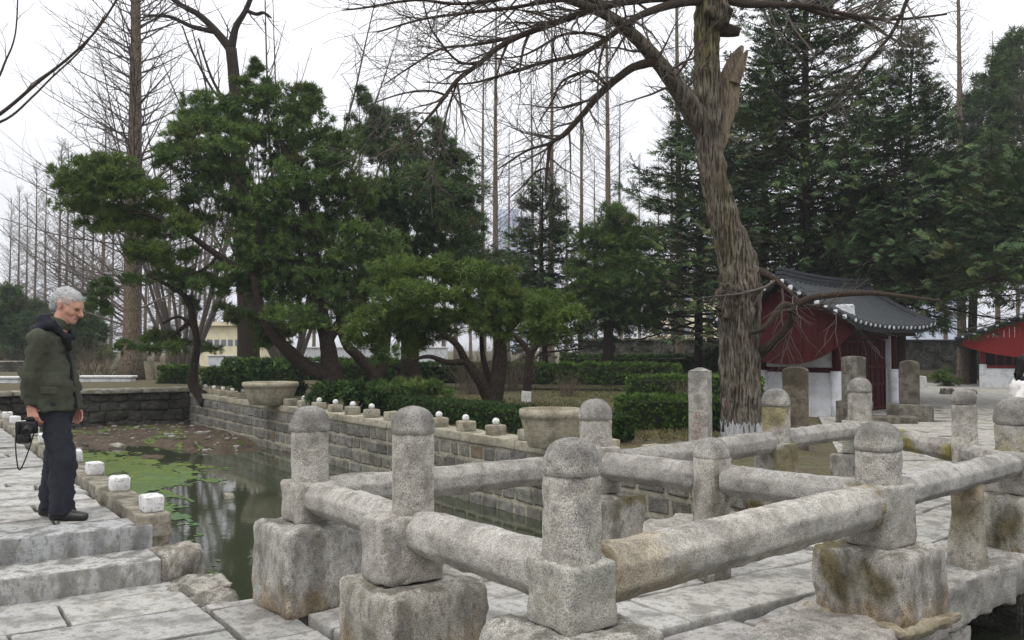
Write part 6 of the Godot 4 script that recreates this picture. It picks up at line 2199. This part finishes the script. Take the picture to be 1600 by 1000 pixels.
# ---------------------------------------------------------------- people
func hand_into(geo: Geo, wrist: Vector3, dirv: Vector3, palm: Vector3, thumb: Vector3, curl: float, tint: Callable) -> void:
	var f := Field.new(wrist - Vector3.ONE * 0.16, wrist + Vector3.ONE * 0.16, 0.0036)
	var kn := wrist + dirv * 0.085
	f.cap(wrist - dirv * 0.03, wrist + dirv * 0.02, 0.026, 0.025, 0.01)
	for k in 4:
		var off := (1.5 - k) * 0.0205
		f.cap(wrist + dirv * 0.015 + thumb * off * 0.6, kn + thumb * off, 0.016, 0.0125, 0.012)
	for k in 4:
		var off := (1.5 - k) * 0.0205
		var ln: float = [0.040, 0.045, 0.042, 0.033][k]
		var p := kn + thumb * off
		var a := curl * 0.5
		for seg in 3:
			var dd := (dirv * cos(a) + palm * sin(a)).normalized()
			var q: Vector3 = p + dd * ln * float([1.0, 0.68, 0.5][seg])
			f.cap(p, q, [0.0098, 0.0088, 0.008][seg], [0.0088, 0.008, 0.0066][seg], 0.004)
			p = q
			a += curl * [0.62, 0.5, 0.0][seg]
	var tp: Vector3 = wrist + dirv * 0.025 + thumb * 0.03 + palm * 0.008
	var td := (dirv * 0.6 + thumb * 0.75 + palm * 0.4).normalized()
	f.cap(wrist + dirv * 0.01 + thumb * 0.012, tp, 0.016, 0.0135, 0.012)
	f.cap(tp, tp + td * 0.036, 0.0125, 0.0105, 0.006)
	f.cap(tp + td * 0.036, tp + td * 0.036 + (td + palm * 0.7 * curl).normalized() * 0.028, 0.0105, 0.0075, 0.004)
	f.build(geo, tint)


func person(label: String, at: Vector3, turn: float, o: Dictionary) -> Node3D:
	var t := thing("person", label, "person", at, turn)
	var sk: Color = o.skin
	var hc := Vector3(0.045, 1.635, 0)
	var hb := Basis(Vector3.BACK, -o.nod)
	var H := func(x: float, y: float, z: float) -> Vector3: return hc + hb * (Vector3(x, y, z) - hc)
	var tint := func(p: Vector3) -> Color:
		var q: Vector3 = hc + hb.inverse() * (p - hc)
		var c := sk
		if q.y > 1.5 and q.x > 0.05:
			var red := exp(-pow((q.y - 1.585) / 0.03, 2.0)) * 0.35 + exp(-(pow((q.y - 1.592) / 0.015, 2.0) + pow(q.z / 0.02, 2.0))) * 0.4
			c = c.lerp(Color(0.52, 0.20, 0.15), red * 0.6)
			if q.x > 0.115 and absf(q.y - 1.553) < 0.006 and absf(q.z) < 0.028:
				c = Color(0.36, 0.14, 0.12)
			if absf(q.y - 1.622) < 0.009 and absf(absf(q.z) - 0.033) < 0.017:
				c = c.lerp(Color(0.22, 0.12, 0.09), 0.7)
		if p.y < 1.2:
			c = c.lerp(Color(0.55, 0.22, 0.17), 0.35)
		return c
	var g := Geo.new()
	var J: Dictionary = o.joints
	# trunk and limbs under the clothes
	var bf := Field.new(Vector3(-0.5, -0.02, -0.45), Vector3(0.5, 1.56, 0.45), 0.02)
	bf.cap(Vector3(-0.045, 0.92, 0), J.chest, 0.10, 0.10, 0.04, Vector3(1, 1, 1.15))
	bf.cap(J.chest, Vector3(-0.02, 1.47, 0), 0.085, 0.058, 0.04)
	for s in ["r", "l"]:
		bf.cap(J["sh_" + s] + Vector3(0, -0.03, 0), J["el_" + s], 0.04, 0.038, 0.02)
		bf.cap(J["el_" + s], J["wr_" + s], 0.042, 0.03, 0.02)
		bf.cap(J["hip_" + s], J["kn_" + s], 0.08, 0.055, 0.04)
		bf.cap(J["kn_" + s], J["an_" + s], 0.052, 0.038, 0.03)
		bf.cap(J["an_" + s], J["an_" + s] + Vector3(0.13, -0.05, 0), 0.035, 0.025, 0.03)
		bf.cap(J.chest + Vector3(0, 0.02, 0), J["sh_" + s] + Vector3(0, -0.03, 0), 0.05, 0.04, 0.03)
	bf.build(g, tint)
	# head
	var f := Field.new(Vector3(-0.13, 1.42, -0.13), Vector3(0.25, 1.80, 0.13), 0.0055)
	f.cap(Vector3(-0.03, 1.44, 0), Vector3(0.02, 1.58, 0), 0.066, 0.06, 0.02, Vector3(1, 1, 0.95))
	f.cap(H.call(0.02, 1.665, 0), H.call(0.055, 1.66, 0), 0.094, 0.092, 0.02, Vector3(1, 1, 0.84))
	f.cap(H.call(0.085, 1.625, 0), H.call(0.098, 1.56, 0), 0.068, 0.045, 0.03, Vector3(1, 1, 0.92))
	f.cap(H.call(0.06, 1.57, 0.03), H.call(0.122, 1.53, 0.008), 0.03, 0.022, 0.02)
	f.cap(H.call(0.06, 1.57, -0.03), H.call(0.122, 1.53, -0.008), 0.03, 0.022, 0.02)
	f.cap(H.call(0.128, 1.643, -0.03), H.call(0.128, 1.643, 0.03), 0.018, 0.018, 0.02)
	f.cap(H.call(0.148, 1.632, 0), H.call(0.172, 1.592, 0), 0.010, 0.0155, 0.01)
	f.cap(H.call(0.158, 1.588, -0.012), H.call(0.158, 1.588, 0.012), 0.0105, 0.0105, 0.008)
	f.cap(H.call(0.134, 1.56, -0.018), H.call(0.134, 1.56, 0.018), 0.0125, 0.0125, 0.008)
	f.cap(H.call(0.132, 1.545, -0.014), H.call(0.132, 1.545, 0.014), 0.0125, 0.0125, 0.008)
	for s in [-1.0, 1.0]:
		f.cap(H.call(0.137, 1.622, 0.032 * s), H.call(0.137, 1.622, 0.034 * s), 0.019, 0.019, 0.006, Vector3.ONE, true)
		f.cap(H.call(0.123, 1.622, 0.032 * s), H.call(0.123, 1.622, 0.034 * s), 0.0145, 0.0145, 0.004)
		f.cap(H.call(0.11, 1.592, 0.042 * s), H.call(0.09, 1.6, 0.05 * s), 0.024, 0.024, 0.02)
		f.cap(H.call(0.018, 1.635, 0.078 * s), H.call(0.026, 1.60, 0.076 * s), 0.026, 0.017, 0.006, Vector3(0.8, 1, 0.5))
		f.cap(H.call(0.028, 1.625, 0.092 * s), H.call(0.028, 1.615, 0.09 * s), 0.012, 0.01, 0.004, Vector3(0.8, 1, 0.5), true)
	f.build(g, tint)
	hand_into(g, J.wr_r, o.hand_r[0], o.hand_r[1], o.hand_r[2], o.hand_r[3], tint)
	hand_into(g, J.wr_l, o.hand_l[0], o.hand_l[1], o.hand_l[2], o.hand_l[3], tint)
	obj("body", g.mesh(), M.skin, t)
	# eyes
	for s in [-1.0, 1.0]:
		var es := SphereMesh.new()
		es.radius = 0.0095
		es.height = 0.019
		obj("eye", es, flat(Color(0.06, 0.05, 0.045), 0.2, 0.5), t, H.call(0.1305, 1.619, 0.033 * s))
	# hair
	var hf := Field.new(Vector3(-0.15, 1.36, -0.15), Vector3(0.22, 1.82, 0.15), 0.007)
	hf.cap(H.call(0.012, 1.670, 0), H.call(0.055, 1.666, 0), 0.096, 0.092, 0.02, Vector3(1, 1, 0.86))
	if o.long_hair:
		hf.cap(H.call(-0.03, 1.66, 0), Vector3(-0.10, 1.50, 0), 0.095, 0.05, 0.03)
		hf.cap(Vector3(-0.10, 1.50, 0), Vector3(-0.12, 1.38, 0), 0.05, 0.025, 0.03)
		hf.cap(H.call(0.02, 1.64, 0.07), H.call(0.0, 1.56, 0.06), 0.04, 0.03, 0.02)
	else:
		hf.cap(H.call(-0.042, 1.63, 0), H.call(-0.038, 1.59, 0), 0.052, 0.045, 0.03)
	hf.cap(H.call(0.135, 1.615, 0), H.call(0.14, 1.56, 0), 0.078, 0.075, 0.01, Vector3(1, 1, 1.15), true)
	for s in [-1.0, 1.0]:
		hf.cap(H.call(0.055, 1.585, 0.085 * s), H.call(0.02, 1.565, 0.085 * s), 0.055, 0.05, 0.008, Vector3.ONE, true)
		hf.cap(H.call(0.02, 1.62, 0.09 * s), H.call(0.026, 1.6, 0.09 * s), 0.028, 0.02, 0.006, Vector3.ONE, true)
	var hg := Geo.new()
	var hn := fnl(71, 12.0, 3)
	var hcol: Color = o.hair
	hf.build(hg, func(p: Vector3) -> Color: return hcol * (1.0 + 0.9 * hn.get_noise_3d(p.x * 2.0, p.y * 7.0, p.z * 7.0)), hn, 0.012, Vector3(2, 6, 6))
	obj("hair", hg.mesh(), M.hair, t)
	# jacket
	var wr := fnl(72, 3.0, 3)
	var jf := Field.new(Vector3(-0.42, 0.74, -0.42), Vector3(0.38, 1.56, 0.42), 0.0135)
	for q in o.jacket:
		jf.cap(q[0], q[1], q[2], q[3], q[4], q[5])
	jf.below(o.hem)
	for s in ["r", "l"]:
		jf.cap(J["sh_" + s], J["el_" + s], 0.074, 0.062, 0.035)
		jf.cap(J["el_" + s], J["wr_" + s] + (J["el_" + s] - J["wr_" + s]).normalized() * 0.01, 0.062, 0.05, 0.025)
		jf.cap(J["wr_" + s] - (J["el_" + s] - J["wr_" + s]).normalized() * 0.05, J["wr_" + s] - (J["el_" + s] - J["wr_" + s]).normalized() * 0.14, 0.075, 0.09, 0.006, Vector3.ONE, true)
	var jg := Geo.new()
	jf.build(jg, func(p: Vector3) -> Color: return Color.WHITE * (1.0 + 0.12 * wr.get_noise_3d(p.x * 2.0, p.y * 2.0, p.z * 2.0)), wr, 0.034, Vector3(1.8, 4.2, 1.8))
	obj("jacket", jg.mesh(), o.jacket_mat, t)
	# hood or collar
	var of := Field.new(Vector3(-0.34, 1.24, -0.25), Vector3(0.22, 1.66, 0.25), 0.010)
	for q in o.collar:
		of.cap(q[0], q[1], q[2], q[3], 0.03)
	of.cap(Vector3(0.0, 1.46, 0), Vector3(0.09, 1.72, 0), 0.067, 0.09, 0.015, Vector3.ONE, true)
	var og := Geo.new()
	of.build(og, func(_p: Vector3) -> Color: return Color.WHITE, wr, 0.02, Vector3(3, 3, 3))
	obj("hood" if not o.long_hair else "scarf", og.mesh(), M.cloth_black, t)
	# trousers and shoes
	var tf := Field.new(Vector3(-0.36, 0.0, -0.30), Vector3(0.36, 1.05, 0.30), 0.0135)
	tf.cap(Vector3(-0.05, 0.98, 0), Vector3(-0.04, 0.86, 0), 0.125, 0.135, 0.04, Vector3(1, 1, 1.15))
	for s in ["r", "l"]:
		tf.cap(J["hip_" + s], J["kn_" + s], 0.096, 0.09, 0.04)
		tf.cap(J["kn_" + s], J["an_" + s] + Vector3(0.0, -0.01, 0), 0.092, 0.088, 0.03)
	tf.below(0.045)
	var tg := Geo.new()
	tf.build(tg, func(p: Vector3) -> Color: return Color.WHITE * (1.0 + 0.15 * wr.get_noise_3d(p.x * 3.0, p.y * 2.0, p.z * 3.0)), wr, 0.03, Vector3(2.2, 2.6, 2.2))
	obj("trousers", tg.mesh(), M.cloth_dark, t)
	for s in ["r", "l"]:
		var an: Vector3 = J["an_" + s]
		var sf := Field.new(an + Vector3(-0.16, -0.11, -0.1), an + Vector3(0.28, 0.06, 0.1), 0.008)
		var gy := 0.045 - an.y
		sf.cap(an + Vector3(-0.05, gy - 0.005, 0), an + Vector3(0.04, gy + 0.005, 0), 0.042, 0.046, 0.02, Vector3(1, 1, 0.95))
		sf.cap(an + Vector3(0.04, gy + 0.0, 0), an + Vector3(0.17, gy - 0.012, 0.0), 0.046, 0.036, 0.03, Vector3(1, 0.95, 1.1))
		sf.cap(an + Vector3(-0.02, gy + 0.02, 0), an + Vector3(-0.01, gy + 0.06, 0), 0.045, 0.045, 0.02)
		sf.below(0.004)
		var sg := Geo.new()
		sf.build(sg, func(_p: Vector3) -> Color: return Color.WHITE)
		obj("shoe", sg.mesh(), M.leather, t)
	clean_counters(t)
	return t


func build_people() -> void:
	var G := W(92, 810, 1.0)
	var dm := (EYE - 0.335) / (EYE - G.y)
	G = W(92, 810, dm)
	var J := {"chest": Vector3(-0.075, 1.28, 0), "sh_r": Vector3(-0.085, 1.355, 0.185), "sh_l": Vector3(-0.06, 1.355, -0.185), "el_r": Vector3(-0.125, 1.08, 0.225), "el_l": Vector3(-0.08, 1.08, -0.225), "wr_r": Vector3(-0.115, 0.865, 0.21), "wr_l": Vector3(0.0, 0.86, -0.22), "hip_r": Vector3(-0.02, 0.88, 0.085), "hip_l": Vector3(-0.055, 0.88, -0.085), "kn_r": Vector3(0.07, 0.45, 0.095), "kn_l": Vector3(-0.065, 0.45, -0.09), "an_r": Vector3(0.065, 0.09, 0.10), "an_l": Vector3(-0.115, 0.09, -0.09)}
	var man := {"skin": Color(0.50, 0.275, 0.20), "nod": 0.36, "joints": J, "long_hair": false, "hair": Color(0.36, 0.36, 0.36), "hem": 0.825, "jacket_mat": M.jacket,
		"hand_r": [Vector3(0.25, -0.85, 0.1).normalized(), Vector3(0.1, -0.2, -0.95).normalized(), Vector3(0.95, 0.3, 0.0).normalized(), 1.15], "hand_l": [Vector3(0.3, -0.93, 0.0).normalized(), Vector3(-0.1, 0.0, 1.0).normalized(), Vector3(0.95, 0.3, 0.0).normalized(), 0.7],
		"jacket": [[Vector3(-0.085, 1.31, 0), Vector3(-0.055, 1.0, 0), 0.132, 0.165, 0.05, Vector3(0.98, 1, 1.22)], [Vector3(-0.055, 1.0, 0), Vector3(-0.035, 0.80, 0), 0.165, 0.178, 0.04, Vector3(1, 1, 1.3)], [Vector3(-0.085, 1.36, -0.13), Vector3(-0.085, 1.36, 0.13), 0.075, 0.075, 0.05, Vector3.ONE], [Vector3(-0.06, 1.42, 0), Vector3(-0.03, 1.47, 0), 0.10, 0.085, 0.04, Vector3.ONE]],
		"collar": [[Vector3(-0.12, 1.51, -0.05), Vector3(-0.12, 1.51, 0.05), 0.05, 0.05], [Vector3(-0.15, 1.43, -0.08), Vector3(-0.15, 1.43, 0.08), 0.055, 0.055], [Vector3(-0.09, 1.46, 0.10), Vector3(-0.12, 1.42, 0.12), 0.045, 0.045], [Vector3(-0.09, 1.46, -0.10), Vector3(-0.12, 1.42, -0.12), 0.045, 0.045], [Vector3(-0.11, 1.51, 0.06), Vector3(-0.03, 1.47, 0.09), 0.036, 0.032], [Vector3(-0.11, 1.51, -0.06), Vector3(-0.03, 1.47, -0.09), 0.036, 0.032], [Vector3(-0.03, 1.47, 0.09), Vector3(0.05, 1.385, 0.055), 0.034, 0.024], [Vector3(-0.03, 1.47, -0.09), Vector3(0.05, 1.385, -0.055), 0.034, 0.024], [Vector3(0.06, 1.38, 0.05), Vector3(0.075, 1.30, 0.02), 0.028, 0.02]]}
	var m := person("grey haired man in a dark green hooded jacket looking down at the pond", Vector3(G.x, 0.335, G.z), 0.0, man)
	# front edge and pocket of the jacket
	var zp := Geo.new()
	zp.tube(PackedVector3Array([Vector3(0.055, 1.30, 0.02), Vector3(0.085, 1.18, 0.03), Vector3(0.108, 1.02, 0.03), Vector3(0.138, 0.84, 0.03)]), PackedFloat32Array([0.012, 0.012, 0.012, 0.012]), 6, Color.WHITE, true)
	obj("zip_edge", zp.mesh(), M.cloth_black, m)
	var pf := Geo.new()
	pf.bevel_box(Vector3(0.03, 0.985, 0.232), Vector3(0.13, 0.05, 0.012), 0.004, Color(0.9, 0.9, 0.9))
	obj("pocket_flap", pf.mesh(), M.jacket, m)
	# the camera in his hand
	var cam := thing("camera", "black camera with a hanging strap held low in the man's right hand", "camera", Vector3(G.x - 0.125, 0.335 + 0.715, G.z + 0.23), 0.25)
	obj("camera_body", rough(Vector3(0.135, 0.095, 0.06), 0.018, 0.03, 0.006, 9.0, 1), M.black, cam)
	obj("lens", prism([[0.0, 0.034, 0.034, 1.0], [0.005, 0.037, 0.037, 1.0], [0.03, 0.037, 0.037, 1.0], [0.032, 0.034, 0.034, 1.0], [0.07, 0.033, 0.033, 1.0], [0.075, 0.028, 0.028, 1.0], [0.066, 0.02, 0.02, 1.0]], 24, 0.0, 1.0, 2), M.black, cam, Vector3(0.015, -0.01, 0.028), Basis(Vector3.RIGHT, PI / 2 + 0.3))
	obj("grip", rough(Vector3(0.035, 0.09, 0.05), 0.015, 0.02, 0.003, 9.0, 4), M.black, cam, Vector3(-0.06, 0.0, 0.02))
	obj("prism_hump", rough(Vector3(0.06, 0.035, 0.05), 0.014, 0.02, 0.003, 9.0, 5), M.black, cam, Vector3(0.015, 0.06, 0))
	var sg := Geo.new()
	var sp := smooth_path([Vector3(-0.065, 0.03, 0.0), Vector3(-0.075, -0.1, 0.02), Vector3(-0.065, -0.24, 0.02), Vector3(-0.045, -0.31, 0.03), Vector3(-0.01, -0.25, 0.04), Vector3(0.03, -0.12, 0.035), Vector3(0.06, 0.03, 0.01)], [0.005, 0.005, 0.005, 0.005, 0.005, 0.005, 0.005], 6)
	sg.tube(sp[0], sp[1], 5, Color.WHITE)
	obj("strap", sg.mesh(), M.black, cam)
	obj("pouch", rough(Vector3(0.11, 0.10, 0.07), 0.03, 0.03, 0.02, 8.0, 3, Color(1.6, 0.9, 0.9)), M.leather, cam, Vector3(-0.035, -0.075, -0.02))
	clean_counters(cam)
	# the woman at the right edge
	var J2 := {"chest": Vector3(-0.06, 1.26, 0), "sh_r": Vector3(-0.07, 1.34, 0.165), "sh_l": Vector3(-0.05, 1.34, -0.165), "el_r": Vector3(-0.20, 1.11, 0.20), "el_l": Vector3(-0.04, 1.09, -0.21), "wr_r": Vector3(-0.35, 0.96, 0.17), "wr_l": Vector3(0.1, 0.94, -0.20), "hip_r": Vector3(-0.03, 0.88, 0.08), "hip_l": Vector3(-0.04, 0.88, -0.08), "kn_r": Vector3(0.03, 0.46, 0.085), "kn_l": Vector3(-0.0, 0.46, -0.08), "an_r": Vector3(-0.0, 0.09, 0.09), "an_l": Vector3(-0.04, 0.09, -0.085)}
	var woman := man.duplicate()
	woman.merge({"skin": Color(0.55, 0.36, 0.27), "nod": 0.3, "joints": J2, "long_hair": true, "hair": Color(0.012, 0.010, 0.010), "hem": 0.84, "jacket_mat": M.cloth_white,
		"jacket": [[Vector3(-0.07, 1.30, 0), Vector3(-0.05, 1.0, 0), 0.135, 0.15, 0.05, Vector3(0.95, 1, 1.1)], [Vector3(-0.05, 1.0, 0), Vector3(-0.045, 0.80, 0), 0.15, 0.165, 0.04, Vector3(1, 1, 1.05)], [Vector3(-0.07, 1.355, -0.12), Vector3(-0.07, 1.355, 0.12), 0.07, 0.07, 0.05, Vector3.ONE]],
		"collar": [[Vector3(0.02, 1.42, 0.06), Vector3(0.07, 1.25, 0.06), 0.04, 0.04], [Vector3(0.02, 1.42, -0.06), Vector3(0.07, 1.25, -0.06), 0.04, 0.04], [Vector3(0.07, 1.25, 0.05), Vector3(0.085, 1.0, 0.03), 0.045, 0.04], [Vector3(-0.06, 1.44, -0.07), Vector3(-0.06, 1.44, 0.07), 0.045, 0.045]]}, true)
	var wp := W(1603, 600, 11.2)
	var w := person("dark haired woman in a white jacket walking past at the right edge", Vector3(wp.x, -0.02, wp.z), -0.1, woman)
	w.scale = Vector3.ONE * 0.885
	var bag := thing("handbag", "reddish brown handbag held low by the woman at the right edge", "handbag", Vector3(wp.x - 0.36, 0.60, wp.z + 0.13))
	obj("bag_body", rough(Vector3(0.20, 0.24, 0.10), 0.035, 0.05, 0.03, 6.0, 9, Color(1, 1, 1)), flat(Color(0.16, 0.028, 0.024), 0.5), bag)
	var bs := Geo.new()
	bs.tube(PackedVector3Array([Vector3(-0.07, 0.1, 0), Vector3(-0.05, 0.17, 0), Vector3(0.0, 0.215, 0), Vector3(0.05, 0.17, 0), Vector3(0.07, 0.1, 0)]), PackedFloat32Array([0.009, 0.009, 0.009, 0.009, 0.009]), 6, Color.WHITE)
	obj("bag_strap", bs.mesh(), flat(Color(0.16, 0.028, 0.024), 0.5), bag)
	clean_counters(bag)


func sky_image() -> Image:
	var w := 512
	var h := 256
	var im := Image.create(w, h, false, Image.FORMAT_RGBF)
	var no := fnl(900, 1.6, 4)
	for y in h:
		var el := PI * (0.5 - (y + 0.5) / h)
		for x in w:
			var az := TAU * x / w
			var k := sin(maxf(el, 0.0))
			var lum := lerpf(0.74, 1.75, pow(k, 0.8))
			var n := no.get_noise_3d(cos(az) * cos(el), sin(el) * 2.2, sin(az) * cos(el))
			lum *= 1.0 + 0.16 * n
			if el < 0:
				lum = 0.30
			var b := lerpf(1.045, 1.015, k)
			im.set_pixel(x, y, Color(lum * 0.985, lum * 0.998, lum * b))
	return im


func _ready() -> void:
	var cam := Camera3D.new()
	cam.name = "camera_view"
	cam.position = Vector3(0, EYE, 0)
	cam.rotation.x = PITCH
	cam.fov = rad_to_deg(2.0 * atan(500.0 / FOCAL))
	cam.near = 0.05
	cam.far = 900.0
	add_child(cam)
	cam.current = true
	var env := Environment.new()
	env.background_mode = Environment.BG_SKY
	var sky := Sky.new()
	var pm := PanoramaSkyMaterial.new()
	pm.panorama = ImageTexture.create_from_image(sky_image())
	sky.sky_material = pm
	env.sky = sky
	env.ambient_light_source = Environment.AMBIENT_SOURCE_SKY
	env.tonemap_mode = Environment.TONE_MAPPER_LINEAR
	env.tonemap_exposure = 1.08
	env.sdfgi_enabled = true
	env.ssao_enabled = true
	env.ssil_enabled = true
	env.fog_enabled = true
	env.fog_density = 0.0007
	env.fog_light_color = Color(0.86, 0.88, 0.92)
	var we := WorldEnvironment.new()
	we.name = "world_environment"
	we.environment = env
	add_child(we)
	var sun := DirectionalLight3D.new()
	sun.name = "overcast_sun"
	sun.light_energy = 0.35
	sun.light_color = Color(1.0, 0.98, 0.95)
	sun.light_angular_distance = 25.0
	sun.shadow_enabled = true
	sun.rotation = Vector3(deg_to_rad(-58.0), deg_to_rad(-40.0), 0)
	add_child(sun)

	rng.seed = 1
	make_materials()
	make_sprigs()
	rng.seed = 2
	build_ground()
	build_banks()
	build_pond_walls()
	build_bridge()
	build_far()
	build_hedges()
	build_big_tree()
	build_trees()
	build_bare_trees()
	build_people()
	for ch in get_children():
		clean_counters(ch)
